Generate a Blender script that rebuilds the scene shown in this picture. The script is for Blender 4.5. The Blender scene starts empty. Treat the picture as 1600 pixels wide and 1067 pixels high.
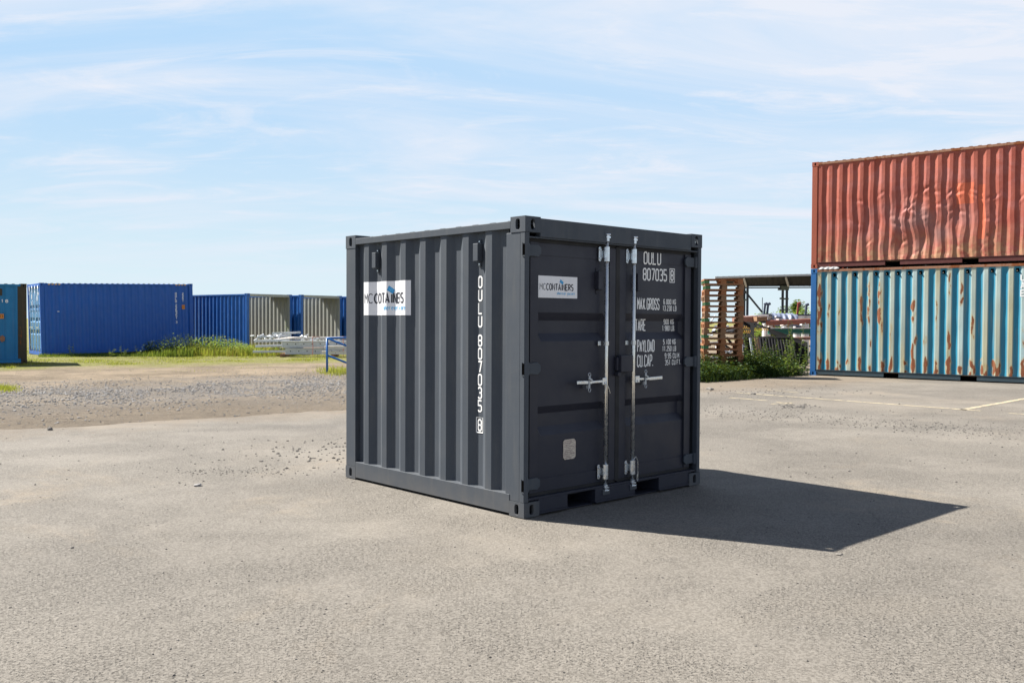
import bpy, math, random
from math import sin, cos, pi, radians
from mathutils import Vector, Matrix, noise
import numpy as np
random.seed(7)
S = bpy.context.scene
COL = S.collection

# ------------------------------------------------------------------ camera
F, PITCH, ROLL, CH = 1441.93, -0.0231421, 0.00450407, 1.48534     # px focal length (1600 px wide), tilt, roll, eye height
cam_d = bpy.data.cameras.new("camera"); cam = bpy.data.objects.new("camera", cam_d); COL.objects.link(cam)
cam_d.sensor_width = 36; cam_d.sensor_fit = 'HORIZONTAL'; cam_d.lens = F / 1600 * 36
cam_d.clip_start = 0.1; cam_d.clip_end = 6000
_fw = Vector((0, cos(PITCH), sin(PITCH))); _up = Vector((0, -sin(PITCH), cos(PITCH))); _rt = Vector((1, 0, 0))
_r = cos(ROLL) * _rt + sin(ROLL) * _up; _u = -sin(ROLL) * _rt + cos(ROLL) * _up
M = Matrix((_r, _u, -_fw)).transposed().to_4x4(); M.translation = (0, 0, CH)
cam.matrix_world = M; S.camera = cam

# ------------------------------------------------------------------ sky and sun
SUN_EL = radians(45.8); SUN_AZ = math.atan2(-0.905, 0.425)         # azimuth from +Y towards +X
SUN_STRENGTH, SKY_STRENGTH, EXPOSURE = 5.0, 0.05, 1.30
W = bpy.data.worlds.new("World"); S.world = W; W.use_nodes = True
wt = W.node_tree; wt.nodes.clear()
def wn(t, **k):
    n = wt.nodes.new(t)
    for a, b in k.items(): setattr(n, a, b)
    return n
sky = wn('ShaderNodeTexSky', sky_type='NISHITA', sun_disc=False, sun_elevation=SUN_EL, sun_rotation=SUN_AZ, altitude=10, air_density=0.8, dust_density=0.3, ozone_density=2.5)
tc = wn('ShaderNodeTexCoord'); sep = wn('ShaderNodeSeparateXYZ'); wt.links.new(tc.outputs['Generated'], sep.inputs[0])
def wmath(op, a, b=None, clamp=False):
    n = wn('ShaderNodeMath', operation=op, use_clamp=clamp)
    for i, v in enumerate((a, b)):
        if v is None: continue
        if isinstance(v, (int, float)): n.inputs[i].default_value = v
        else: wt.links.new(v, n.inputs[i])
    return n.outputs[0]
zc = wmath('ADD', wmath('MAXIMUM', sep.outputs[2], 0.0), 0.12)
cx = wmath('DIVIDE', sep.outputs[0], zc); cy = wmath('DIVIDE', sep.outputs[1], zc)
comb = wn('ShaderNodeCombineXYZ'); wt.links.new(wmath('MULTIPLY', cx, 0.34), comb.inputs[0]); wt.links.new(wmath('MULTIPLY', cy, 0.8), comb.inputs[1])
comb.inputs[2].default_value = 3.7
def cloud(scale, detail, rough, dist, lo, hi, off):
    mp = wn('ShaderNodeMapping'); wt.links.new(comb.outputs[0], mp.inputs[0]); mp.inputs['Location'].default_value = off
    mp.inputs['Rotation'].default_value = (0, 0, -0.22)
    n = wn('ShaderNodeTexNoise'); wt.links.new(mp.outputs[0], n.inputs['Vector'])
    n.inputs['Scale'].default_value = scale; n.inputs['Detail'].default_value = detail
    n.inputs['Roughness'].default_value = rough; n.inputs['Distortion'].default_value = dist
    r = wn('ShaderNodeMapRange', interpolation_type='SMOOTHSTEP'); wt.links.new(n.outputs[0], r.inputs[0])
    r.inputs[1].default_value = lo; r.inputs[2].default_value = hi
    return r.outputs[0]
c1 = cloud(1.15, 12, 0.6, 1.5, 0.38, 0.72, (1.3, 0.4, 0)); c2 = cloud(3.0, 10, 0.66, 2.2, 0.46, 0.70, (4.1, 2.4, 0))
veil = wmath('MULTIPLY', wmath('ADD', wmath('MULTIPLY', sep.outputs[0], 0.75), 0.28, True), 1.0, True)   # thin cirrus veil, thicker towards the right
cl = wmath('ADD', wmath('MULTIPLY', c1, 0.62), wmath('MULTIPLY', c2, 0.38))
cl = wmath('ADD', cl, wmath('MULTIPLY', veil, 0.30), True)
fade = wn('ShaderNodeMapRange', interpolation_type='SMOOTHSTEP'); wt.links.new(sep.outputs[2], fade.inputs[0])
fade.inputs[1].default_value = 0.02; fade.inputs[2].default_value = 0.14; fade.inputs[3].default_value = 0.25; fade.inputs[4].default_value = 1.0
cl = wmath('MULTIPLY', wmath('MULTIPLY', cl, fade.outputs[0], True), 1.25, True)
def wramp(a, b, c=0., d=1.):
    r = wn('ShaderNodeMapRange', interpolation_type='SMOOTHSTEP'); wt.links.new(sep.outputs[2], r.inputs[0])
    for i, x in enumerate((a, b, c, d)): r.inputs[i + 1].default_value = x
    return r.outputs[0]
def wmix(f, a, b):
    m = wn('ShaderNodeMix', data_type='RGBA'); wt.links.new(f, m.inputs[0])
    for i, x in ((6, a), (7, b)):
        if isinstance(x, tuple): m.inputs[i].default_value = (*x, 1)
        else: wt.links.new(x, m.inputs[i])
    return m.outputs[2]
low = wmix(wramp(-0.02, 0.26), (6.0, 7.2, 7.65), (3.95, 5.8, 7.85))       # bright summer air near the horizon
azi = wn('ShaderNodeMapRange', interpolation_type='SMOOTHSTEP'); wt.links.new(sep.outputs[1], azi.inputs[0]); azi.inputs[1].default_value = -.15; azi.inputs[2].default_value = .55
base = wmix(wmath('MULTIPLY', azi.outputs[0], wramp(0.30, 0.75, 1, 0)), sky.outputs[0], low)      # bright band only ahead; darker sky behind the camera gives less fill
mx = wn('ShaderNodeMix', data_type='RGBA'); wt.links.new(wmath('MULTIPLY', cl, wramp(.35, .8, 1, .3)), mx.inputs[0]); wt.links.new(base, mx.inputs[6])
mx.inputs[7].default_value = (6.6, 7.0, 7.8, 1)
bg = wn('ShaderNodeBackground'); wt.links.new(mx.outputs[2], bg.inputs[0]); bg.inputs[1].default_value = SKY_STRENGTH
out = wn('ShaderNodeOutputWorld'); wt.links.new(bg.outputs[0], out.inputs[0])

sl = bpy.data.lights.new("sun", 'SUN'); sl.energy = SUN_STRENGTH; sl.angle = radians(0.5); sl.color = (1.0, 0.95, 0.87)
sun = bpy.data.objects.new("sun", sl); COL.objects.link(sun); sun.location = (-30, 20, 40)
sd = Vector((sin(SUN_AZ) * cos(SUN_EL), cos(SUN_AZ) * cos(SUN_EL), sin(SUN_EL)))
sun.rotation_euler = sd.to_track_quat('Z', 'Y').to_euler()

S.view_settings.view_transform = 'Standard'; S.view_settings.look = 'None'
S.view_settings.exposure = EXPOSURE; S.view_settings.gamma = 1
S.cycles.max_bounces = 8
S.render.film_transparent = False

def _ray(u, v):
    a, b = u - 800, v - 533.5
    uu = cos(ROLL) * a + sin(ROLL) * b; vv = -sin(ROLL) * a + cos(ROLL) * b
    return Vector((uu, F * cos(PITCH) + vv * sin(PITCH), F * sin(PITCH) - vv * cos(PITCH)))
def gp(u, v, z=0.0):            # point of the ground seen at a pixel of the photo
    d = _ray(u, v); t = (z - CH) / d.z
    return Vector((d.x * t, d.y * t, z))
def at(u, v, D):                # world point at distance D along the view of a pixel
    d = _ray(u, v); t = D / d.y
    return Vector((d.x * t, D, CH + d.z * t))

# ------------------------------------------------------------------ materials
def srgb(r, g, b):
    f = lambda c: (c / 255 / 12.92) if c / 255 <= 0.04045 else ((c / 255 + 0.055) / 1.055) ** 2.4
    return (f(r), f(g), f(b))
class NT:
    def __init__(s, name):
        s.m = bpy.data.materials.new(name); s.m.use_nodes = True; s.t = s.m.node_tree
        s.b = s.t.nodes['Principled BSDF']; s.tc = s.t.nodes.new('ShaderNodeTexCoord'); s.co = s.tc.outputs['Object']
    def n(s, t, **k):
        n = s.t.nodes.new(t)
        for a, b in k.items(): setattr(n, a, b)
        return n
    def set(s, sock, v):
        if isinstance(v, bpy.types.NodeSocket): s.t.links.new(v, sock)
        elif isinstance(v, (tuple, list)) and len(v) == 3 and sock.type == 'RGBA': sock.default_value = (*v, 1)
        else: sock.default_value = v
    def noise(s, scale, detail=4, rough=.55, dist=0, vec=None, out=0, stretch=None):
        n = s.n('ShaderNodeTexNoise'); v = vec or s.co
        if stretch:
            mp = s.n('ShaderNodeMapping'); s.t.links.new(v, mp.inputs[0]); mp.inputs['Scale'].default_value = stretch; v = mp.outputs[0]
        s.t.links.new(v, n.inputs['Vector']); n.inputs['Scale'].default_value = scale; n.inputs['Detail'].default_value = detail
        n.inputs['Roughness'].default_value = rough; n.inputs['Distortion'].default_value = dist
        return n.outputs[out]
    def vor(s, scale, feature='F1', out='Distance', rnd=1, vec=None):
        n = s.n('ShaderNodeTexVoronoi', feature=feature); s.t.links.new(vec or s.co, n.inputs['Vector'])
        n.inputs['Scale'].default_value = scale; n.inputs['Randomness'].default_value = rnd
        return n.outputs[out]
    def rng(s, v, a, b, c=0, d=1, smooth=True):
        r = s.n('ShaderNodeMapRange', interpolation_type='SMOOTHSTEP' if smooth else 'LINEAR'); s.t.links.new(v, r.inputs[0])
        for i, x in enumerate((a, b, c, d)): r.inputs[i + 1].default_value = x
        return r.outputs[0]
    def mix(s, f, a, b, mode='MIX'):
        m = s.n('ShaderNodeMix', data_type='RGBA', blend_type=mode); s.set(m.inputs[0], f); s.set(m.inputs[6], a); s.set(m.inputs[7], b)
        return m.outputs[2]
    def math(s, op, a, b=0.0, clamp=False):
        m = s.n('ShaderNodeMath', operation=op, use_clamp=clamp); s.set(m.inputs[0], a); s.set(m.inputs[1], b); return m.outputs[0]
    def attr(s, name, out='Fac'):
        a = s.n('ShaderNodeAttribute', attribute_name=name); return a.outputs[out]
    def bump(s, h, strength=.3, dist=.01, prev=None):
        b = s.n('ShaderNodeBump'); b.inputs['Strength'].default_value = strength; b.inputs['Distance'].default_value = dist
        s.t.links.new(h, b.inputs['Height'])
        if prev: s.t.links.new(prev, b.inputs['Normal'])
        return b.outputs[0]
    def done(s, col=None, rough=None, metal=None, normal=None, spec=None):
        for k, v in (('Base Color', col), ('Roughness', rough), ('Metallic', metal), ('Normal', normal), ('Specular IOR Level', spec)):
            if v is not None: s.set(s.b.inputs[k], v)
        return s.m
def sc(c, k): return tuple(max(0, min(1, x * k)) for x in c)

def paint(name, c, rough=.45, var=.12, scale=2.5, bump=.08, dust=.0, dustc=(.35, .31, .26), spec=.5):
    t = NT(name)
    col = t.mix(t.noise(scale, 6), sc(c, 1 - var), sc(c, 1 + var))
    col = t.mix(t.math('MULTIPLY', t.rng(t.noise(60, 3), .5, .8), .25), col, sc(c, .7))
    if dust: col = t.mix(t.math('MULTIPLY', t.rng(t.noise(3.5, 8, .65), .42, .75), dust), col, dustc)
    r = t.rng(t.noise(5, 5), .3, .7, max(.05, rough - .07), rough + .1)
    return t.done(col, r, 0, t.bump(t.noise(7, 4), bump, .02), spec)
def metal(name, c, rough=.4, m=.9):
    t = NT(name); col = t.mix(t.noise(12, 6), sc(c, .72), sc(c, 1.1))
    return t.done(col, t.rng(t.noise(30, 4), .3, .7, rough - .1, rough + .15), m, t.bump(t.noise(40, 3), .1, .003))
RUST_D, RUST_L = (.12, .035, .015), (.34, .115, .035)
def rusty(name, c, amount=.5, rough=.6, streak=1.0, var=.2, c2=None):
    """worn paint: chalking, rust patches and vertical streaks (world-size pattern)"""
    t = NT(name)
    col = t.mix(t.noise(1.3, 6), sc(c, 1 - var), c2 or sc(c, 1 + var))
    n1 = t.noise(3.2, 9, .68, .6, stretch=(1, 1, .35 if streak else 1)); lo = .82 - amount * .42
    msk = t.rng(n1, lo, lo + .07)
    rc = t.mix(t.noise(18, 6, .7), RUST_D, RUST_L)
    st = t.rng(t.noise(9, 7, .6, .2, stretch=(1, 1, .06)), .5, .8)
    col = t.mix(t.math('MULTIPLY', st, .35 * amount), col, (.30, .17, .08))
    col = t.mix(msk, col, rc)
    r = t.math('ADD', t.math('MULTIPLY', msk, .3), rough, True)
    return t.done(col, r, 0, t.bump(t.noise(25, 6), .25, .01), .4)

M_ = {}
ANTH = (.056, .067, .083)
M_['anth'] = paint('anthracite_paint', ANTH, .62, .08, 1.5, .04, dust=.10, dustc=(.14, .14, .13), spec=.30)
_t = M_['anth'].node_tree; _b = _t.nodes['Principled BSDF']; _src = _b.inputs['Base Color'].links[0].from_socket
_tc = _t.nodes.new('ShaderNodeTexCoord'); _mp = _t.nodes.new('ShaderNodeMapping'); _mp.inputs['Scale'].default_value = (1, 1, .12); _t.links.new(_tc.outputs['Object'], _mp.inputs[0])
_n = _t.nodes.new('ShaderNodeTexNoise'); _n.inputs['Scale'].default_value = 14; _n.inputs['Detail'].default_value = 7; _t.links.new(_mp.outputs[0], _n.inputs['Vector'])
_r = _t.nodes.new('ShaderNodeMapRange'); _r.inputs[1].default_value = .52; _r.inputs[2].default_value = .72; _r.inputs[4].default_value = .22; _t.links.new(_n.outputs[0], _r.inputs[0])
_x = _t.nodes.new('ShaderNodeMix'); _x.data_type = 'RGBA'; _t.links.new(_r.outputs[0], _x.inputs[0]); _t.links.new(_src, _x.inputs[6]); _x.inputs[7].default_value = (.12, .12, .115, 1)
_s = _t.nodes.new('ShaderNodeSeparateXYZ'); _t.links.new(_tc.outputs['Object'], _s.inputs[0]); _n2 = _t.nodes.new('ShaderNodeTexNoise'); _n2.inputs['Scale'].default_value = 9; _n2.inputs['Detail'].default_value = 8; _t.links.new(_tc.outputs['Object'], _n2.inputs['Vector'])
_m1 = _t.nodes.new('ShaderNodeMapRange'); _m1.inputs[1].default_value = .22; _m1.inputs[2].default_value = .0; _m1.inputs[4].default_value = .5; _t.links.new(_s.outputs[2], _m1.inputs[0])
_m2 = _t.nodes.new('ShaderNodeMath'); _m2.operation = 'MULTIPLY'; _t.links.new(_m1.outputs[0], _m2.inputs[0]); _t.links.new(_n2.outputs[0], _m2.inputs[1])
_y = _t.nodes.new('ShaderNodeMix'); _y.data_type = 'RGBA'; _t.links.new(_m2.outputs[0], _y.inputs[0]); _t.links.new(_x.outputs[2], _y.inputs[6]); _y.inputs[7].default_value = (.17, .15, .125, 1)
_t.links.new(_y.outputs[2], _b.inputs['Base Color'])
M_['anth_shaded'] = paint('anthracite_shaded_door_paint', (.027, .029, .043), .45, .08, 1.5, .04, dust=.06, dustc=(.12, .11, .10), spec=.30)  # same anthracite as the walls, the doors' shade put into the colour
M_['rubber'] = paint('black_rubber', (.012, .012, .014), .7)
M_['black'] = paint('black_void', (.004, .004, .004), .95, spec=0)
M_['zinc'] = metal('galvanised_steel', (.74, .78, .82), .26, .95)
M_['zinc_dark'] = metal('dull_zinc', (.40, .43, .47), .4, .9)
M_['zinc_rod'] = metal('galvanised_tube', (.86, .85, .80), .30, .9)
M_['white_vinyl'] = paint('white_vinyl', (.78, .78, .80), .4, .03)
M_['white_letter'] = paint('white_lettering', (.88, .88, .86), .55, .05)
M_['dark_letter'] = paint('dark_lettering', (.02, .022, .035), .5, .05)
M_['blue_letter'] = paint('blue_lettering', (.03, .30, .62), .5, .05)
M_['light_blue'] = paint('light_blue_print', (.12, .45, .75), .5, .05)
t = NT('data_plate_metal'); c = t.mix(t.rng(t.noise(60, 4, .6, 0, stretch=(1, 1, 3)), .4, .62), (.62, .58, .50), (.40, .33, .32)); M_['plate'] = t.done(c, .35, .35)
M_['blue'] = paint('blue_container_paint', (.011, .10, .42), .5, .12, 1.2, .05, dust=.10, dustc=(.10, .15, .25))
M_['blue_lit_door'] = paint('sunlit_blue_door_paint', (.07, .22, .42), .4, .15, 2.5)  # lighter copy of the container blue, sun on the doors put into the colour
M_['blue_open'] = paint('cobalt_container_paint', (.010, .10, .36), .45, .15, 1.2, .05, dust=.12, dustc=(.20, .32, .48))
M_['grey_in'] = paint('grey_interior_paint', (.33, .345, .31), .6, .12, 1.1, .05, dust=.4, dustc=(.36, .36, .33))
M_['ply'] = paint('plywood_floor', (.16, .11, .07), .8, .3, 6)
M_['teal_l'] = rusty('worn_teal_blue_paint', (.012, .13, .27), .28, .55, 1, .25)
M_['teal_far'] = rusty('worn_teal_far_paint', (.014, .19, .42), .30, .55, 1, .25)
M_['brown_post'] = rusty('rust_brown_post', (.055, .045, .028), .55, .7)
M_['post_blue'] = rusty('worn_bright_blue_paint', (.014, .12, .34), .22, .6)
M_['rail_rust'] = rusty('rusted_rail', (.30, .15, .09), .75, .75)
M_['rail_dark'] = rusty('dark_teal_rail', (.035, .06, .075), .35, .6, 0)
M_['rail_maroon'] = rusty('maroon_rail', (.11, .030, .026), .45, .6, 0)
M_['red_post'] = rusty('worn_red_post', (.34, .085, .045), .5, .6)
M_['orange'] = paint('orange_sticker', (.75, .25, .02), .5)
M_['yellow'] = paint('yellow_paint', (.75, .42, .05), .5)
M_['rail_blue'] = paint('blue_railing_paint', (.010, .13, .42), .35, .1)
M_['alu'] = metal('weathered_aluminium', (.62, .65, .68), .5, .15)
M_['alu_red'] = paint('faded_red_paint', (.45, .16, .11), .6)
M_['white_steel'] = paint('white_steel', (.72, .68, .66), .5, .12, 3, .05, dust=.25)
M_['dark_steel'] = paint('dark_weathered_steel', (.011, .011, .012), .8, .3, spec=.15)
M_['dark_tube'] = paint('dark_grey_tube', (.007, .007, .009), .7, spec=.1)
M_['shed_roof'] = paint('grey_roof_sheet', (.035, .037, .033), .9, .2, spec=.1)
M_['shed_edge'] = paint('pale_roof_edge', (.50, .52, .50), .6)
M_['slate'] = paint('slate_steel_paint', (.05, .065, .10), .5)
M_['box_grey'] = paint('green_grey_box', (.16, .20, .18), .6)
M_['green_steel'] = paint('green_steel_paint', (.022, .16, .11), .5)
M_['red_pipe'] = rusty('red_brown_pipe', (.30, .10, .065), .4, .6, 0)
M_['valve_red'] = paint('dark_red_paint', (.22, .03, .02), .5)
M_['wood_red'] = paint('reddish_plank', (.33, .17, .12), .8, .25, 8)
M_['sheet'] = paint('blue_grey_sheeting', (.16, .19, .27), .4, .45, 5, .3)
def wood(name, a, b):
    t = NT(name); c = t.mix(t.noise(3, 6, .6, stretch=(1, 6, 6)), a, b)
    c = t.mix(t.math('MULTIPLY', t.rng(t.noise(25, 4), .55, .75), .5), c, sc(a, .5))
    return t.done(c, .85, 0, t.bump(t.noise(30, 5), .3, .005))
M_['wood'] = wood('orange_brown_pallet_wood', (.20, .075, .028), (.42, .18, .075))
M_['wood2'] = wood('grey_brown_pallet_wood', (.16, .085, .045), (.34, .19, .10))
M_['wood_green'] = wood('green_painted_block', (.03, .14, .05), (.10, .20, .09))
M_['paper'] = paint('white_paper_scrap', (.8, .8, .78), .8)
def leafm(name, a, b, tr=.45):
    t = NT(name); rnd = t.n('ShaderNodeNewGeometry').outputs['Random Per Island']
    c = t.mix(rnd, a, b)
    d = t.n('ShaderNodeBsdfDiffuse'); t.set(d.inputs[0], c)
    q = t.n('ShaderNodeBsdfTranslucent'); t.set(q.inputs[0], t.mix(.35, c, (.45, .55, .05)))
    m = t.n('ShaderNodeMixShader'); m.inputs[0].default_value = tr
    t.t.links.new(d.outputs[0], m.inputs[1]); t.t.links.new(q.outputs[0], m.inputs[2])
    g = t.n('ShaderNodeBsdfGlossy'); g.inputs['Roughness'].default_value = .45; g.inputs[0].default_value = (.8, .9, .8, 1)
    m2 = t.n('ShaderNodeMixShader'); m2.inputs[0].default_value = .012
    t.t.links.new(m.outputs[0], m2.inputs[1]); t.t.links.new(g.outputs[0], m2.inputs[2])
    t.t.links.new(m2.outputs[0], t.t.nodes['Material Output'].inputs[0]); return t.m
M_['grass'] = leafm('sunlit_grass', (.16, .19, .025), (.34, .31, .065))
M_['grass_dry'] = leafm('dry_grass', (.26, .22, .08), (.44, .36, .18), .3)
M_['leaf'] = leafm('weed_leaf', (.035, .075, .015), (.09, .14, .03), .35)
M_['leaf_shaded'] = leafm('shaded_undergrowth_leaf', (.010, .026, .007), (.026, .055, .014), .12)  # green lowered to put the weed bank's shade into the colour
M_['leaf_lime'] = leafm('lime_leaf', (.17, .28, .05), (.32, .42, .10))
M_['leaf_orange'] = leafm('reddish_weed_leaf', (.30, .16, .05), (.38, .28, .08), .3)
M_['stem'] = paint('plant_stem', (.16, .15, .07), .8)

# ------------------------------------------------------------------ mesh builder
class MB:
    def __init__(s): s.v = []; s.f = []; s.mi = []
    def add(s, vs, fs, mi=0):
        o = len(s.v); s.v += [tuple(v) for v in vs]; s.f += [tuple(i + o for i in f) for f in fs]; s.mi += [mi] * len(fs); return s
    def box(s, x0, y0, z0, x1, y1, z1, mi=0):
        v = [(x0, y0, z0), (x1, y0, z0), (x1, y1, z0), (x0, y1, z0), (x0, y0, z1), (x1, y0, z1), (x1, y1, z1), (x0, y1, z1)]
        return s.add(v, [(0, 3, 2, 1), (4, 5, 6, 7), (0, 1, 5, 4), (1, 2, 6, 5), (2, 3, 7, 6), (3, 0, 4, 7)], mi)
    def obox(s, p, q, w, h, mi=0, up=(0, 0, 1)):       # a bar from p to q, w wide and h high
        p, q = Vector(p), Vector(q); d = (q - p).normalized(); upv = Vector(up)
        if abs(d.dot(upv)) > .99: upv = Vector((1, 0, 0))
        a = d.cross(upv).normalized() * w / 2; b = a.cross(d).normalized() * h / 2
        v = [c + i * a + j * b for c in (p, q) for i, j in ((-1, -1), (1, -1), (1, 1), (-1, 1))]
        return s.add(v, [(0, 1, 2, 3), (7, 6, 5, 4), (0, 4, 5, 1), (1, 5, 6, 2), (2, 6, 7, 3), (3, 7, 4, 0)], mi)
    def tube(s, pts, r, n=10, mi=0, cap=True):
        pts = [Vector(p) for p in pts]; rs = r if isinstance(r, (list, tuple)) else [r] * len(pts); o = []
        fr = None
        for i, p in enumerate(pts):
            d = (pts[min(i + 1, len(pts) - 1)] - pts[max(i - 1, 0)]).normalized()
            if fr is None:
                fr = d.cross(Vector((0, 0, 1)) if abs(d.z) < .9 else Vector((1, 0, 0))).normalized()
            fr = (fr - d * fr.dot(d)).normalized(); g = d.cross(fr)
            o += [p + rs[i] * (cos(2 * pi * k / n) * fr + sin(2 * pi * k / n) * g) for k in range(n)]
        fs = [(i * n + k, i * n + (k + 1) % n, (i + 1) * n + (k + 1) % n, (i + 1) * n + k) for i in range(len(pts) - 1) for k in range(n)]
        if cap: fs += [tuple(range(n))[::-1], tuple(range((len(pts) - 1) * n, len(pts) * n))]
        return s.add(o, fs, mi)
    def prism(s, poly, z0, z1, mp=lambda a, b, c: (a, b, c), mi=0):   # poly in (a,b), extruded along c
        n = len(poly); v = [mp(a, b, z0) for a, b in poly] + [mp(a, b, z1) for a, b in poly]
        return s.add(v, [tuple(range(n))[::-1], tuple(range(n, 2 * n))] + [(i, (i + 1) % n, (i + 1) % n + n, i + n) for i in range(n)], mi)
    def build(s, name, mat, parent=None, bevel=0, smooth=False, loc=None):
        me = bpy.data.meshes.new(name); me.from_pydata(s.v, [], s.f); me.validate()
        for m in (mat if isinstance(mat, list) else [mat]): me.materials.append(m)
        if isinstance(mat, list) and len(me.polygons) == len(s.mi): me.polygons.foreach_set('material_index', s.mi)
        if smooth: me.polygons.foreach_set('use_smooth', [True] * len(me.polygons))
        me.update()
        o = bpy.data.objects.new(name, me); COL.objects.link(o)
        if parent: o.parent = parent
        if loc: o.location = loc
        if bevel:
            b = o.modifiers.new('bevel', 'BEVEL'); b.width = bevel; b.segments = 2; b.limit_method = 'ANGLE'; b.angle_limit = radians(40)
        return o
def fix_normals(o):
    import bmesh
    bm = bmesh.new(); bm.from_mesh(o.data); bmesh.ops.recalc_face_normals(bm, faces=bm.faces); bm.to_mesh(o.data); bm.free(); return o
def tag(o, label=None, cat=None, group=None, kind=None):
    for k, v in (('label', label), ('category', cat), ('group', group), ('kind', kind)):
        if v: o[k] = v
    return o
def thing(name, label, cat, loc=(0, 0, 0), rz=0, group=None):
    o = bpy.data.objects.new(name, None); o.empty_display_size = .2; COL.objects.link(o); o.location = loc; o.rotation_euler = (0, 0, rz)
    return tag(o, label, cat, group)
def copy_tree(o, parent=None):
    c = o.copy(); COL.objects.link(c)
    if parent: c.parent = parent
    for ch in list(o.children): copy_tree(ch, c)
    return c

# ------------------------------------------------------------------ stroke lettering
k_ = .26
def _loop(x0, y0, x1, y1, c=k_): return [(x0 + c, y0), (x1 - c, y0), (x1, y0 + c), (x1, y1 - c), (x1 - c, y1), (x0 + c, y1), (x0, y1 - c), (x0, y0 + c), (x0 + c, y0)]
G = {
 'O': [_loop(0, 0, 1, 2)], '0': [_loop(0, 0, 1, 2)], 'U': [[(0, 2), (0, k_), (k_, 0), (1 - k_, 0), (1, k_), (1, 2)]], 'L': [[(0, 2), (0, 0), (1, 0)]],
 '8': [[(k_, 0), (1 - k_, 0), (1, k_), (1, .82), (.86, 1.02), (1, 1.22), (1, 2 - k_), (1 - k_, 2), (k_, 2), (0, 2 - k_), (0, 1.22), (.14, 1.02), (0, .82), (0, k_), (k_, 0)], [(.2, 1.02), (.8, 1.02)]],
 '7': [[(0, 2), (1, 2), (.42, 0)]], '3': [[(0, 1.75), (.2, 2), (1 - k_, 2), (1, 2 - k_), (1, 1.25), (.8, 1.03), (1, .8), (1, k_), (1 - k_, 0), (.2, 0), (0, .25)], [(.35, 1.03), (.75, 1.03)]],
 '5': [[(1, 2), (0, 2), (0, 1.12), (1 - k_, 1.12), (1, .9), (1, k_), (1 - k_, 0), (.2, 0), (0, .25)]], '1': [[(.25, 1.75), (.6, 2), (.6, 0)]],
 '6': [[(1, 1.75), (1 - k_, 2), (k_, 2), (0, 2 - k_), (0, k_), (k_, 0), (1 - k_, 0), (1, k_), (1, .9), (1 - k_, 1.12), (.1, 1.12)]],
 '9': [[(0, .25), (k_, 0), (1 - k_, 0), (1, k_), (1, 2 - k_), (1 - k_, 2), (k_, 2), (0, 2 - k_), (0, 1.15), (k_, .92), (.9, .92)]],
 '2': [[(0, 1.7), (k_, 2), (1 - k_, 2), (1, 2 - k_), (1, 1.3), (0, .25), (0, 0), (1, 0)]], '4': [[(.75, 0), (.75, 2), (0, .55), (1, .55)]],
 'M': [[(0, 0), (0, 2), (.5, .9), (1, 2), (1, 0)]], 'A': [[(0, 0), (.5, 2), (1, 0)], [(.2, .6), (.8, .6)]], 'X': [[(0, 0), (1, 2)], [(0, 2), (1, 0)]], '.': [[(.0, .02), (.0, .2)]],
 'G': [[(1, 1.6), (1, 2 - k_), (1 - k_, 2), (k_, 2), (0, 2 - k_), (0, k_), (k_, 0), (1 - k_, 0), (1, k_), (1, .95), (.5, .95)]],
 'R': [[(0, 0), (0, 2), (1 - k_, 2), (1, 2 - k_), (1, 1.2), (1 - k_, .95), (.08, .95)], [(.5, .92), (1, 0)]],
 'S': [[(1, 1.6), (1, 2 - k_), (1 - k_, 2), (k_, 2), (0, 2 - k_), (0, 1.25), (1, .75), (1, k_), (1 - k_, 0), (k_, 0), (0, k_), (0, .4)]],
 'T': [[(0, 2), (1, 2)], [(.5, 1.96), (.5, 0)]], 'E': [[(1, 2), (0, 2), (0, 0), (1, 0)], [(.04, 1.02), (.8, 1.02)]], 'F': [[(1, 2), (0, 2), (0, 0)], [(.04, 1.02), (.8, 1.02)]],
 'K': [[(0, 0), (0, 2)], [(1, 2), (.1, .9)], [(.35, 1.15), (1, 0)]], 'B': [[(0, 0), (0, 2), (1 - k_, 2), (1, 2 - k_), (1, 1.25), (.8, 1.02), (1, .8), (1, k_), (1 - k_, 0), (0, 0)], [(.1, 1.02), (.75, 1.02)]],
 'P': [[(0, 0), (0, 2), (1 - k_, 2), (1, 2 - k_), (1, 1.2), (1 - k_, .95), (.08, .95)]], 'Y': [[(0, 2), (.5, 1), (1, 2)], [(.5, .98), (.5, 0)]], 'D': [[(0, 0), (0, 2), (1 - k_, 2), (1, 2 - k_), (1, k_), (1 - k_, 0), (0, 0)]],
 'C': [[(1, 1.6), (1, 2 - k_), (1 - k_, 2), (k_, 2), (0, 2 - k_), (0, k_), (k_, 0), (1 - k_, 0), (1, k_), (1, .4)]], 'N': [[(0, 0), (0, 2), (1, 0), (1, 2)]], 'I': [[(.5, 0), (.5, 2)]], 'H': [[(0, 0), (0, 2)], [(1, 0), (1, 2)], [(.04, 1), (.96, 1)]],
}
def _arc(cx, cy, rx, ry, a0, a1, n=14): return [(cx + rx * cos(radians(a0 + (a1 - a0) * i / n)), cy + ry * sin(radians(a0 + (a1 - a0) * i / n))) for i in range(n + 1)]
GR = dict(G)      # round letters for the printed logo
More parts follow.
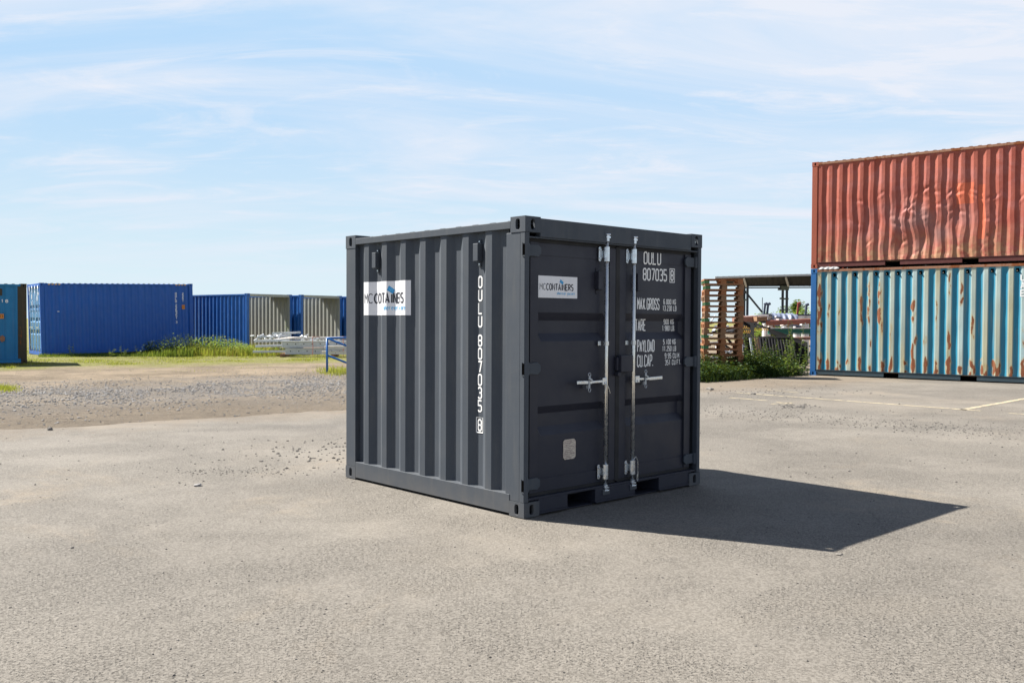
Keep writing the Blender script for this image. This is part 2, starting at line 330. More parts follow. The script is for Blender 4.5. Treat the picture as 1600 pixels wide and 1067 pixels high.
GR.update({'C': [_arc(.55, 1, .55, 1, 48, 312, 20)], 'O': [_arc(.5, 1, .52, 1, 0, 360, 28)],
 'S': [_arc(.5, 1.5, .45, .5, 40, 250, 12) + _arc(.5, .5, .48, .5, 75, -140, 12)],
 'R': [[(0, 0), (0, 2), (.5, 2)] + _arc(.5, 1.5, .45, .5, 80, -90, 8) + [(.08, 1)], [(.45, .97), (1, 0)]],
 'w': [[(0, 1), (.25, 0), (.5, .9), (.75, 0), (1, 1)]], 'h': [[(0, 0), (0, 1.7)], [(.05, .7), (.35, 1), (.7, 1), (.9, .75), (.9, 0)]],
 'e': [[(.05, .55), (.95, .55)] + _arc(.5, .5, .45, .5, 25, 310, 14)], 'r': [[(.1, 0), (.1, 1)], [(.15, .7), (.4, 1), (.8, 1)]],
 'v': [[(0, 1), (.45, 0), (.9, 1)]], 'y': [[(0, 1), (.45, .05)], [(.9, 1), (.3, -.6)]], 'o': [_arc(.5, .5, .46, .5, 0, 360, 16)],
 'u': [[(.05, 1), (.05, .3), (.3, 0), (.65, 0), (.9, .25)], [(.93, 1), (.93, 0)]], 'a': [_arc(.45, .5, .42, .5, 0, 360, 14), [(.92, 1), (.92, 0)]]})
def ribbon(mb, pts, hw, mp, zoff, sub=None):
    closed = abs(pts[0][0] - pts[-1][0]) < 1e-9 and abs(pts[0][1] - pts[-1][1]) < 1e-9 and len(pts) > 3
    if sub:
        q = []
        for a, b in zip(pts[:-1], pts[1:]):
            n = max(1, int(math.hypot(b[0] - a[0], b[1] - a[1]) / sub))
            q += [(a[0] + (b[0] - a[0]) * i / n, a[1] + (b[1] - a[1]) * i / n) for i in range(n)]
        pts = q + [pts[-1]]
    P = [Vector(p) for p in pts]; n = len(P); L = []
    for i, p in enumerate(P):
        if closed: a = P[i - 1] if i else P[-2]; b = P[i + 1] if i < n - 1 else P[1]
        else: a = P[i - 1] if i else None; b = P[i + 1] if i < n - 1 else None
        d1 = (p - a).normalized() if a is not None else (b - p).normalized(); d2 = (b - p).normalized() if b is not None else d1
        n1 = Vector((-d1.y, d1.x)); n2 = Vector((-d2.y, d2.x)); m = (n1 + n2)
        m = m.normalized() if m.length > 1e-4 else n1
        k = hw / max(.45, m.dot(n1)); L.append((p + m * k, p - m * k))
    v = []
    for a, b in L: v += [mp(a.x, a.y, zoff), mp(b.x, b.y, zoff)]
    mb.add(v, [(2 * i, 2 * i + 1, 2 * i + 3, 2 * i + 2) for i in range(n - 1)])
def text(mb, s, a0, b0, h, w, gap, th, mp, font=G, sub=None, vertical=False, slant=0):
    """a0,b0 = lower-left of first letter; mp(a,b,off)->3D"""
    x = a0; y = b0
    for ch in s:
        if ch == ' ':
            if vertical: y -= (h + gap) * .45
            else: x += (w + gap) * .7
            continue
        ww = w * (.35 if ch in '.I' else 1)
        for j, st in enumerate(font[ch]):
            ix = (.0 if ch == 'I' else 0)
            pts = [(x + (px - (.33 if ch == 'I' else 0)) * w, y + py * h / 2) for px, py in st]
            ribbon(mb, pts, th / 2, mp, j * .00025, sub)
        if vertical: y -= h + gap
        else: x += ww + gap
    return x

# ------------------------------------------------------------------ container pieces
def casting(mb, x0, y0, z0, sx, sy, sz, holes='', n=20):
    """hollow corner fitting; holes: any of xXyYzZ (small letter = low side)"""
    x1, y1, z1 = x0 + sx, y0 + sy, z0 + sz
    faces = {'x': ((x0, y1, z0), (0, -1, 0), (0, 0, 1), sy, sz), 'X': ((x1, y0, z0), (0, 1, 0), (0, 0, 1), sy, sz),
             'y': ((x0, y0, z0), (1, 0, 0), (0, 0, 1), sx, sz), 'Y': ((x1, y1, z0), (-1, 0, 0), (0, 0, 1), sx, sz),
             'z': ((x0, y1, z0), (1, 0, 0), (0, -1, 0), sx, sy), 'Z': ((x0, y0, z1), (1, 0, 0), (0, 1, 0), sx, sy)}
    for k, (o, a, b, la, lb) in faces.items():
        o, a, b = Vector(o), Vector(a), Vector(b); nrm = a.cross(b)
        if k not in holes:
            mb.add([o, o + a * la, o + a * la + b * lb, o + b * lb], [(0, 1, 2, 3)]); continue
        ca, cb = la * .5, lb * .5; ra = min(la, lb) * .19; rb = lb * .34 if k not in 'zZ' else lb * .3
        ov, rc = [], []
        for i in range(n):
            t = 2 * pi * (i + .5) / n; c, s_ = cos(t), sin(t)
            e = .6; ov.append((ca + ra * math.copysign(abs(c) ** e, c), cb + rb * math.copysign(abs(s_) ** e, s_)))
            q = max(abs(c), abs(s_)); rc.append((ca + la / 2 * c / q, cb + lb / 2 * s_ / q))
        # push the nearest ring points to the true corners
        for cx_, cy_ in ((0, 0), (la, 0), (la, lb), (0, lb)):
            j = min(range(n), key=lambda i: (rc[i][0] - cx_) ** 2 + (rc[i][1] - cy_) ** 2); rc[j] = (cx_, cy_)
        V = [o + a * p + b * q for p, q in rc] + [o + a * p + b * q for p, q in ov] + [o + a * p + b * q - nrm * .022 for p, q in ov]
        fs = [(i, (i + 1) % n, (i + 1) % n + n, i + n) for i in range(n)] + [(i + n, (i + 1) % n + n, (i + 1) % n + 2 * n, i + 2 * n) for i in range(n)]
        mb.add(V, fs)

def profile(L, pitch, depth, start=0.0, f=(.25, .245, .26, .245)):
    """breakpoints (s, d): outer flat, slope in, inner flat, slope out; d is inward; starts on an outer flat at s=start"""
    pts = []; s = start - pitch
    while s < L + pitch:
        for k, d in ((0, 0), (f[0], 0), (f[0] + f[1], depth), (f[0] + f[1] + f[2], depth)):
            pts.append((s + k * pitch, d))
        s += pitch
    def ev(q):
        for (a, da), (b, db) in zip(pts[:-1], pts[1:]):
            if a <= q <= b: return da + (db - da) * (q - a) / (b - a)
        return 0
    r = [(0, ev(0))] + [p for p in pts if 1e-4 < p[0] < L - 1e-4] + [(L, ev(L))]
    return r, ev
def corr(mb, prof, z0, z1, mp, zs=None):
    """mp(s,d,z)->3D"""
    zs = zs or [z0, z1]; n = len(prof)
    v = [mp(s, d, z) for z in zs for s, d in prof]
    mb.add(v, [(j * n + i, j * n + i + 1, (j + 1) * n + i + 1, (j + 1) * n + i) for j in range(len(zs) - 1) for i in range(n - 1)])

# ------------------------------------------------------------------ ground
e_ = Vector((.817, .577)); n_ = Vector((-.577, .817))                 # the yard's edge runs along e_
def en(e, n): return Vector((e_.x * e + n_.x * n, e_.y * e + n_.y * n))
mb = MB()
g = [-2500, -600, -200] + list(range(-100, 101, 4)) + [200, 600, 2500]
N = len(g)
def gz(x, y):
    n = -.577 * x + .817 * y; k = max(0, min(1, (n - 15.5) / 3)) * max(0, min(1, (120 - abs(x)) / 60))
    return -0.02 + k * .03 * noise.noise(Vector((x * .4, y * .4, 0)))
g2 = sorted(set(g + [x * .8 for x in range(-45, 20)])); g3 = sorted(set(g + [y * .8 for y in range(12, 60)]))
mb.add([(x, y, gz(x, y)) for y in g3 for x in g2], [(j * len(g2) + i, j * len(g2) + i + 1, (j + 1) * len(g2) + i + 1, (j + 1) * len(g2) + i) for j in range(len(g3) - 1) for i in range(len(g2) - 1)])
t = NT('dirt_and_grass_ground')
sx = t.n('ShaderNodeSeparateXYZ'); t.t.links.new(t.co, sx.inputs[0])
nn = t.math('ADD', t.math('MULTIPLY', sx.outputs[0], -.577), t.math('MULTIPLY', sx.outputs[1], .817))
nw = t.math('ADD', nn, t.math('MULTIPLY', t.math('SUBTRACT', t.noise(.35, 6), .5), 7))
dirt = t.mix(t.rng(t.noise(.5, 8, .6, stretch=(1, 1, 1)), .35, .65), (.20, .158, .11), (.32, .255, .18))
dirt = t.mix(t.math('MULTIPLY', t.rng(nw, 19.0, 15.5), .75), dirt, t.mix(t.noise(5, 7, .7), (.115, .095, .072), (.24, .20, .155)))
dirt = t.mix(t.math('MULTIPLY', t.rng(t.noise(2.2, 8, .7, .5), .48, .68), .6), dirt, (.125, .100, .074))
dirt = t.mix(t.math('MULTIPLY', t.rng(t.noise(16, 6, .7), .5, .75), .6), dirt, (.10, .083, .068))
dirt = t.mix(t.math('MULTIPLY', t.rng(t.vor(9), .0, .22, 1, 0), .4), dirt, (.33, .29, .25))
grav = t.mix(t.noise(14, 5, .7), (.07, .067, .063), (.30, .28, .26))
gm = t.math('MULTIPLY', t.math('MULTIPLY', t.rng(nw, 14.6, 19.0), t.rng(nw, 20.5, 25.5, 1, 0)), t.rng(t.noise(1.6, 8, .7), .32, .55, .25, 1))
col = t.mix(t.math('MULTIPLY', gm, .75), dirt, grav)
gr = t.mix(t.noise(3, 6), (.14, .165, .03), (.25, .22, .08))
gmask = t.math('MULTIPLY', t.math('MAXIMUM', t.math('MULTIPLY', t.rng(t.math('ADD', sx.outputs[0], t.math('MULTIPLY', t.noise(.3, 6), 9)), 1.0, 7.0, 1, 0), t.rng(nw, 28.5, 31.5)), t.rng(nw, 44, 56)), t.rng(t.noise(1.2, 6, .65), .3, .5))
col = t.mix(gmask, col, gr)
M_['ground'] = t.done(col, .95, 0, t.bump(t.noise(5, 10, .75), 1.0, .14), .2)
tag(mb.build('ground', M_['ground']), kind='structure')

# asphalt sheet with a ragged edge against the dirt
edge = []
e = -40.0
while e < 7.0:
    edge.append(en(e, 13.86 + .28 * noise.noise(Vector((e * .6, 0, 0))) + .12 * noise.noise(Vector((e * 3.1, 5, 0)))))
    e += .12
pts = edge + [en(8, 15.2), en(12, 15.6)]
e = 12.1
while e < 19.5:
    edge2 = en(e, 15.55 + .25 * noise.noise(Vector((e * .8, 9, 0))) + (e - 12) * .09); pts.append(edge2); e += .2
pts += [en(21.5, 18.2), en(22, 30), en(60, 30), en(60, -40), en(-40, -40)]
import bmesh
bm = bmesh.new(); vs = [bm.verts.new((p.x, p.y, 0)) for p in pts]; fc = bm.faces.new(vs); bmesh.ops.triangulate(bm, faces=[fc])
bmesh.ops.recalc_face_normals(bm, faces=bm.faces)
me = bpy.data.meshes.new('asphalt_yard'); bm.to_mesh(me); bm.free()
if me.polygons[0].normal.z < 0: me.flip_normals()
asph = bpy.data.objects.new('asphalt_yard', me); COL.objects.link(asph); tag(asph, kind='structure')
t = NT('weathered_asphalt')
base = t.mix(t.rng(t.noise(.28, 7, .6, .4), .35, .68), (.142, .128, .109), (.190, .172, .146))
base = t.mix(t.math('MULTIPLY', t.rng(t.noise(.11, 6, .6, 1.0), .5, .72), .45), base, (.125, .114, .100))
stones = t.mix(t.vor(85, out='Color'), (.22, .22, .22), (.78, .78, .78))
sb = t.n('ShaderNodeRGBToBW'); t.t.links.new(t.vor(85, out='Color'), sb.inputs[0])
col = t.mix(t.rng(sb.outputs[0], .2, .8, 0, 1), t.mix(.20, base, (.06, .056, .052)), t.mix(.22, base, (.36, .335, .30)))
g1_ = t.math('MAXIMUM', t.noise(58, 3, .6), t.math('SUBTRACT', t.noise(115, 3, .6), .02))
rough_m = t.rng(t.noise(.7, 7, .65, .3), .40, .60, .12, 1.0)
col = t.mix(t.math('MULTIPLY', t.rng(g1_, .60, .70), t.math('MULTIPLY', rough_m, .8)), col, (.045, .041, .038))
col = t.mix(t.math('MULTIPLY', t.rng(t.noise(17, 5, .7), .58, .74), .42), col, (.055, .05, .046))
pit = t.rng(t.noise(24, 3, .7), .66, .72); col = t.mix(t.math('MULTIPLY', pit, .7), col, (.035, .032, .030))
sand = t.math('MULTIPLY', t.rng(t.noise(.42, 8, .66, .6), .54, .72), t.rng(t.noise(6, 5, .6), .35, .7, .2, .75))
col = t.mix(t.math('MULTIPLY', sand, .8), col, (.30, .245, .18))
col = t.mix(t.math('MULTIPLY', t.rng(t.noise(150, 2), .68, .78), .5), col, (.45, .43, .40))
sx = t.n('ShaderNodeSeparateXYZ'); t.t.links.new(t.co, sx.inputs[0])
na = t.math('ADD', t.math('MULTIPLY', sx.outputs[0], -.577), t.math('MULTIPLY', sx.outputs[1], .817))
naw = t.math('ADD', na, t.math('MULTIPLY', t.math('SUBTRACT', t.noise(1.1, 8, .65), .5), 3.2))
col = t.mix(t.math('MULTIPLY', t.rng(naw, 12.4, 14.2), t.rng(t.noise(9, 6, .7), .3, .6, .35, .95)), col, t.mix(t.noise(6, 7, .7), (.13, .105, .078), (.24, .195, .145)))
oil = t.rng(t.noise(.75, 3, .5, .3, vec=None), .66, .76); col = t.mix(t.math('MULTIPLY', oil, .28), col, (.07, .066, .062))
tyre = t.math('MULTIPLY', t.rng(t.noise(.55, 4, .5, .15, stretch=(.12, 2.2, 1)), .60, .70), t.rng(t.noise(.3, 3), .42, .6)); col = t.mix(t.math('MULTIPLY', tyre, .22), col, (.09, .085, .08))
col = t.mix(t.math('MULTIPLY', t.rng(t.noise(.19, 7, .65, .8), .5, .62), .25), col, (.25, .22, .18))
# hairline cracks
wv = t.n('ShaderNodeMix', data_type='VECTOR'); wv.inputs[0].default_value = .18; t.t.links.new(t.co, wv.inputs[4]); t.t.links.new(t.noise(1.4, 6, out=1), wv.inputs[5])
crk = t.rng(t.vor(.33, 'DISTANCE_TO_EDGE', vec=wv.outputs[1]), 0, .006, 1, 0)
col = t.mix(t.math('MULTIPLY', t.math('MULTIPLY', crk, t.rng(t.noise(.5, 3), .55, .66)), .5), col, (.09, .08, .07))
hgt = t.math('ADD', t.math('MULTIPLY', t.rng(g1_, .54, .70, 0, -1), 1.0), t.math('MULTIPLY', t.noise(14, 4, .6), .8)); hgt = t.math('MULTIPLY', hgt, rough_m)
nb = t.bump(hgt, .8, .011); nb = t.bump(t.noise(.9, 5), .35, .04, nb)
asph.data.materials.append(t.done(col, .88, 0, nb, .25))

# painted bay lines, worn
t = NT('worn_line_paint'); c_ = t.mix(t.noise(8, 6), (.40, .33, .20), (.50, .43, .30))
msk = t.rng(t.noise(9, 8, .75), .60, .50)
c_ = t.mix(t.rng(t.noise(9, 8, .75), .46, .60), c_, (.20, .18, .155)); M_['line'] = t.done(c_, .85, 0, t.bump(t.noise(42, 6, .75), .5, .01))
def strip(a, b, w, name='road_marking'):
    a, b = Vector(a[:2]), Vector(b[:2]); d = (b - a).normalized(); p = Vector((-d.y, d.x)); L = (b - a).length; n = max(2, int(L / .12)); mb = MB(); v = []
    for i in range(n + 1):
        q = a + d * L * i / n; j1 = w / 2 * (1 + .5 * noise.noise(Vector((q.x * 5, q.y * 5, 1)))); j2 = w / 2 * (1 + .5 * noise.noise(Vector((q.x * 5, q.y * 5, 7))))
        v += [(q.x + p.x * j1, q.y + p.y * j1, .004), (q.x - p.x * j2, q.y - p.y * j2, .004)]
    mb.add(v, [(2 * i, 2 * i + 1, 2 * i + 3, 2 * i + 2) for i in range(n)])
    tag(fix_normals(mb.build(name, M_['line'])), kind='structure')
strip(gp(1150, 613.5), gp(1532, 642), .10)
strip(gp(1503, 640.5), gp(1640, 616), .11)
strip(gp(1576, 645.5), gp(1640, 650.5), .07)
strip(gp(1140, 621.5), gp(1200, 626), .09); strip(gp(1213, 628.5), gp(1238, 630.6), .07); strip(gp(1204, 631.6), gp(1222, 630.2), .05)
strip(gp(1224, 631.2), gp(1236, 629.5), .05); strip(gp(1195, 608.5), gp(1248, 613.8), .05)

# ------------------------------------------------------------------ stones and grit
ICO = None
def ico_mesh():
    bm = bmesh.new(); bmesh.ops.create_icosphere(bm, subdivisions=1, radius=1); v = [tuple(x.co) for x in bm.verts]; f = [tuple(x.index for x in q.verts) for q in bm.faces]; bm.free(); return v, f
IVc, IFc = ico_mesh()
IV2, IF2 = None, None
def _ico2():
    bm = bmesh.new(); bmesh.ops.create_icosphere(bm, subdivisions=3, radius=1); v = [tuple(x.co) for x in bm.verts]; f = [tuple(x.index for x in q.verts) for q in bm.faces]; bm.free(); return v, f
IV2, IF2 = _ico2()
def stone(mb, p, r, sq=.6, fine=False):
    IV, IF = (IV2, IF2) if fine else (IVc, IFc)
    a = random.random() * 6.28; ca, sa = cos(a), sin(a); kx, ky, kz = random.uniform(.7, 1.3), random.uniform(.6, 1.1), sq * random.uniform(.7, 1.2)
    o = random.random() * 50; vs = []
    for x, y, z in IV:
        q = 1 + .5 * noise.noise(Vector((x * 1.3 + o, y * 1.3, z * 1.3))) + (.22 * noise.noise(Vector((x * 3 + o, y * 3, z * 3))) if fine else 0); x, y, z = x * q * kx * r, y * q * ky * r, z * q * kz * r
        vs.append((p[0] + ca * x - sa * y, p[1] + sa * x + ca * y, p[2] + z + r * kz * .35))
    mb.add(vs, IF)
def stonem(name, a, b):
    t = NT(name); r = t.n('ShaderNodeNewGeometry').outputs['Random Per Island']
    return t.done(t.mix(t.math('MULTIPLY', t.noise(20, 4), .5), t.mix(r, a, b), (.2, .19, .18)), .85)
M_['stone'] = stonem('grey_gravel', (.13, .125, .12), (.36, .345, .33)); M_['grit'] = stonem('dark_grit', (.03, .027, .024), (.20, .18, .155))
mb = MB()
for _ in range(17000):        # the gravel bank along the yard edge
    e = random.uniform(-14, 11); n = random.gauss(19.7, 1.7) + 1.6 * noise.noise(Vector((e * .4, 0, 3)))
    p = en(e, n)
    if noise.noise(Vector((p.x * .55, p.y * .55, 2))) < -.08 and random.random() < .85: continue
    stone(mb, (p.x, p.y, gz(p.x, p.y)), random.uniform(.010, .028))
for _ in range(3500):
    p = en(random.uniform(-14, 11), random.uniform(14.0, 25)); stone(mb, (p.x, p.y, gz(p.x, p.y)), random.uniform(.006, .022))
tag(mb.build('gravel', M_['stone']), 'bank of loose grey gravel along the edge of the asphalt', 'gravel', kind='stuff')
mb = MB()
def scatter(c, sx_, sy_, n, r0, r1):
    for _ in range(n):
        stone(mb, (random.gauss(c.x, sx_), random.gauss(c.y, sy_), 0), random.uniform(r0, r1))
scatter(gp(497, 706), .45, .55, 130, .006, .020); scatter(gp(372, 737), .35, .10, 160, .003, .010); scatter(gp(430, 735), .7, .3, 50, .004, .012)
scatter(gp(1180, 612), 1.2, .8, 160, .006, .022)
for _ in range(900):
    u, v = random.uniform(0, 1600), 640 + 427 * random.random() ** 1.5; p = gp(u, v); stone(mb, p, random.uniform(.002, .0075) * (1 if v > 760 else 1.8))
for _ in range(900):          # the rough gritty band across the yard on the right
    u = random.uniform(1090, 1650); v = 640 + (u - 1090) * .075 + random.gauss(0, 6); p = gp(u, v); stone(mb, p, random.uniform(.004, .016))
tag(mb.build('grit', M_['grit']), 'loose grit and pebbles scattered over the asphalt', 'grit', kind='stuff')
for i, (u, v, r, m, l) in enumerate([(310, 759, .030, 'stone', 'pale pebble alone on the asphalt left of the dark container'),
        (112, 856, .020, 'grit', 'small dark stone on the asphalt near the left foreground'), (78, 672, .05, 'grit', 'black lump lying on the asphalt edge by the dirt'),
        (1311, 866, .022, 'grit', 'dark stone at the tip of the container shadow'), (1109, 609, .07, 'grit', 'dark clod of soil by the bay line beside the container'),
        (1177, 616, .05, 'grit', 'brown clod lying on the long bay line'), (1421, 720, .018, 'grit', 'small stone on the open asphalt above the shadow tip'),
        (277, 1000, .008, 'grit', 'tiny black pebble in the lower left foreground')]):
    mb = MB(); p = gp(u, v); stone(mb, (p.x, p.y, -.002), r, .5, True); tag(mb.build('stone', M_[m]), l, 'stone')
mb = MB()                     # dark patch of crumbs by the pothole
for _ in range(90): stone(mb, gp(random.gauss(1246, 14), random.gauss(635, 1.6)), random.uniform(.01, .03), .4)
tag(mb.build('tar_crumbs', M_['grit']), 'dark patch of loose tar crumbs below the bay lines', 'crumbs', kind='stuff')

# ------------------------------------------------------------------ the small dark container
CX, CY, CYAW = 0.0938268, 6.85276, 0.7444424
Wd, Ln, Ht = 2.20, 2.438, 2.26
main = thing('shipping_container', 'dark grey eight foot container standing alone on the asphalt in the foreground', 'shipping container', (CX, CY, 0), CYAW)
A, AD = M_['anth'], M_['anth_shaded']
def flr(p, m): return p
Z0 = .006
# corner fittings
for (x, hx) in ((0, 'x'), (Wd - .162, 'X')):
    for (y, hy) in ((0, 'y'), (Ln - .162, 'Y')):
        for z, hz in ((Z0, 'z'), (Ht - .118, 'Z')):
            mb = MB(); casting(mb, x, y, z, .162, .162, .118 if z > 1 else .112, hx + hy + hz); mb.build('corner_fitting', A, main, .003)
# posts
for (x0, x1) in ((.003, .05), (Wd - .05, Wd - .003)):       # door-end posts: narrow flange in front, wide web on the side
    mb = MB(); mb.box(x0, .004, .118, x1, .055, Ht - .118)
    if x0 < 1: mb.box(.0045, .055, .118, .022, .212, Ht - .118)
    else: mb.box(Wd - .022, .055, .118, Wd - .0045, .212, Ht - .118)
    mb.build('corner_post', A, main, .004)
for x0 in (.003, Wd - .13):
    mb = MB(); mb.box(x0, Ln - .160, .118, x0 + .127, Ln - .003, Ht - .118); mb.build('corner_post', A, main, .004)
# side rails and walls
prof, pev = profile(Ln, .2815, .036, .385)
def side(x, sgn, name):
    mb = MB(); pr = [p for p in prof if .20 < p[0] < Ln - .15]; pr = [(.20, pev(.20))] + pr + [(Ln - .15, pev(Ln - .15))]
    corr(mb, pr, .15, 2.185, lambda s, d, z: (x + sgn * (.012 + d), s, z), [.15, 2.185])
    mb.build(name, A, main)
    mb = MB(); mb.box(min(x, x + sgn * .06), .162, 2.172, max(x, x + sgn * .06), Ln - .162, 2.230); mb.build('top_rail', A, main, .004)
    mb = MB(); mb.prism([(0, .022), (.0, .166), (.05, .172), (.05, .158), (.012, .152), (.012, .034), (.06, .034), (.06, .022)], .1625, Ln - .1625, lambda a, b, c: (x + sgn * (a + .001), c, b)); fix_normals(mb.build('bottom_rail', A, main, .002))
side(0, 1, 'side_panel'); side(Wd, -1, 'side_panel')
mb = MB(); corr(mb, profile(Wd - .2, .28, .036, .05)[0], .15, 2.185, lambda s, d, z: (s + .1, Ln - .012 - d, z)); mb.build('end_panel', A, main)
mb = MB(); mb.box(.162, Ln - .06, 2.15, Wd - .162, Ln - .003, 2.25); mb.build('end_header', A, main, .004)
mb = MB(); mb.box(.162, Ln - .06, .022, Wd - .162, Ln - .003, .166); mb.build('end_sill', A, main, .004)
# roof: cross ribs
pr, _ = profile(Ln - .28, .209, .022, .03, (.3, .2, .3, .2))
mb = MB(); v = []
n = len(pr)
for x in (.04, Wd - .04):
    for s, d in pr: v.append((x, s + .14, 2.238 - d))
mb.add(v, [(i, i + n, i + n + 1, i + 1) for i in range(n - 1)]); mb.box(.04, .04, 2.205, Wd - .04, Ln - .04, 2.215); mb.build('roof', A, main)
mb = MB(); mb.box(.06, .13, .09, Wd - .06, Ln - .06, .145); mb.build('floor', M_['rubber'], main)
# header, sill with fork pockets
mb = MB(); mb.box(.162, .002, 2.112, Wd - .162, .06, 2.252); mb.box(.05, .010, 2.10, Wd - .05, .055, 2.112)
mb.build('door_header', A, main, .004)
mb = MB()
pk = [(.478, .798), (1.295, 1.615)]
xs = [.162] + [q for p in pk for q in p] + [Wd - .162]
for i in range(0, len(xs), 2): mb.box(xs[i], .008, .03, xs[i + 1], .05, .128)
mb.box(.05, .012, .128, Wd - .05, .11, .146)
for i in range(0, len(xs), 2): mb.box(xs[i], -.002, .018, xs[i + 1], .10, .0295)
for a, b in pk:
    mb.box(a - .008, .05, .0135, a, Ln - .1, .128); mb.box(b, .05, .0135, b + .008, Ln - .1, .128); mb.box(a, .03, .008, b, Ln - .1, .0135)
mb.build('door_sill', AD, main, .002)
# dark step of fittings beside the sill
# doors
DY = .065
def door(x0, x1, gx0, gx1, hand):
    zt, zb = 2.095, .152
    zs = [(zb, 0), (.600, 0), (.665, .045), (.765, .045), (.825, 0), (1.322, 0), (1.385, .045), (1.482, .045), (1.545, 0), (zt, 0)]
    mb = MB(); v = []; xs_ = [x0, gx0, gx0 + .05, gx1 - .05, gx1, x1]
    for z, d in zs:
        for i, x in enumerate(xs_): v.append((x, DY + (d if 2 <= i <= 3 else 0), z))
    m = len(xs_); mb.add(v, [(j * m + i, j * m + i + 1, (j + 1) * m + i + 1, (j + 1) * m + i) for j in range(len(zs) - 1) for i in range(m - 1)])
    # frame members, proud of the panel
    yf = DY - .018
    mb.box(x0, yf, zb + .02, x0 + .085, DY - .0005, zt - .02); mb.box(x1 - .085, yf, zb + .02, x1, DY - .0005, zt - .02)
    mb.box(x0 + .085, DY - .004, zt - .115, x1 - .085, DY - .0005, zt - .02); mb.box(x0 + .085, yf + .008, zb + .02, x1 - .085, DY - .0005, zb + .12)
    mb.box(x0 + .001, DY, zb, x1 - .001, DY + .004, zb + .002)
    d = mb.build('door', AD, main, .003)
    mb = MB()
    mb.box(x0 - .012, DY - .006, zb - .004, x0 - .0005, DY + .02, zt + .004); mb.box(x1 + .0005, DY - .006, zb - .004, x1 + .012, DY + .02, zt + .004)
    mb.box(x0, DY - .012, zt - .0195, x1, DY - .001, zt + .004); mb.box(x0, DY - .012, zb - .004, x1, DY - .001, zb + .0195); mb.build('gasket', M_['rubber'], d)
    # locking bar and its cams
    rx = .927 if hand < 0 else 1.268; ry = .016
    mb = MB(); mb.tube([(rx, ry, .13), (rx, ry, 2.15)], .0165, 14)
    mb.build('locking_bar', M_['zinc_rod'], d, smooth=True)
    for zc_, sg in ((2.155, 1), (.128, -1)):
        mb = MB(); mb.tube([(rx, ry, zc_ - .03), (rx, ry, zc_ + .02)], .021, 12)
        mb.box(rx - .024, ry - .020, zc_ + sg * .004 - .008, rx + .026, ry + .010, zc_ + sg * .004 + .008); mb.tube([(rx - .022, ry - .012, zc_ + sg * .024), (rx + .024, ry - .016, zc_ + sg * .026)], .008, 8)
        mb.build('cam', M_['zinc'], d, .002)
        mb = MB(); mb.box(rx - .045, .0, zc_ + sg * .035 - .022, rx + .04, .010, zc_ + sg * .035 + .022); mb.build('cam_keeper', M_['anth'], d, .002)
    for za, zb_ in ((1.962, 2.082), (.195, .315)):
        mb = MB(); mb.prism([(rx - .066, za + .008), (rx - .058, za), (rx - .044, za), (rx - .036, za + .008), (rx - .036, zb_ - .008), (rx - .044, zb_), (rx - .058, zb_), (rx - .066, zb_ - .008)], DY - .024, DY - .0185, lambda p, q, c: (p, c, q)); mb.box(rx - .036, DY - .023, za + .03, rx - .012, DY - .0195, zb_ - .03)
        mb.tube([(rx, ry, za), (rx, ry, zb_)], .0235, 14); mb.build('bar_guide', M_['zinc'], d, .002)
        for zz in (za + .025, zb_ - .025):
            mb = MB(); mb.tube([(rx - .05, DY - .0245, zz), (rx - .05, DY - .031, zz)], .008, 8); mb.build('bolt', M_['zinc'], d)
    for zc_ in (1.30,):
        mb = MB(); mb.box(rx - .066, DY - .022, zc_ - .018, rx - .030, DY - .0185, zc_ + .018); mb.tube([(rx, ry, zc_ - .018), (rx, ry, zc_ + .018)], .0225, 12); mb.build('bar_clamp', M_['zinc'], d, .002)
    sg = hand; hz = .992
    mb = MB(); mb.box(min(rx + sg * .012, rx + sg * .062), ry - .022, hz - .026, max(rx + sg * .012, rx + sg * .062), ry + .008, hz + .030); mb.tube([(rx + sg * .035, ry - .03, hz - .012), (rx + sg * .035, ry + .01, hz - .012)], .008, 8)
    mb.obox((rx + sg * .055, ry - .014, hz + .003), (rx + sg * .20, ry - .018, hz + .001), .010, .020); mb.obox((rx + sg * .19, ry - .018, hz + .001), (rx + sg * .365, ry - .020, hz + .004), .010, .026)
    mb.build('handle', M_['zinc'], d, .003)
    hx = rx + sg * .225 if sg < 0 else rx + .135
    mb = MB(); mb.box(hx - .018, ry - .012, hz - .050, hx + .018, DY - .019, hz - .020); mb.box(hx - .010, ry - .028, hz - .045, hx + .010, ry - .023, hz + .055)
    for zz in (hz + .062, hz - .058):
        rg = [(hx + .013 * cos(2 * pi * k / 14), ry - .026, zz + .016 * sin(2 * pi * k / 14)) for k in range(15)]; mb.tube(rg, .0045, 6, cap=False)
    mb.obox((hx - .016, ry - .028, hz + .040), (hx + .022, ry - .034, hz + .014), .012, .018); mb.build('handle_catch', M_['zinc_dark'], d, .002)
    # hinges
    for hzc in (2.01, 1.12, .245):
        hx0 = x0 - .045 if hand < 0 else x1 + .045
        mb = MB(); a, b = (hx0 - .012, x0 + .10) if hand < 0 else (x1 - .10, hx0 + .012)
        s_ = 1 if hand < 0 else -1; tip = b if hand < 0 else a; root = a if hand < 0 else b
        mb.prism([(root, hzc - .040), (tip - s_ * .03, hzc - .045), (tip, hzc - .022), (tip, hzc + .022), (tip - s_ * .03, hzc + .045), (root, hzc + .040)], DY - .034, DY - .019, lambda p, q, c: (p, c, q))
        mb.tube([(hx0, .028, hzc - .05), (hx0, .028, hzc + .05)], .017, 12); fix_normals(mb.build('hinge', A, d, .002))
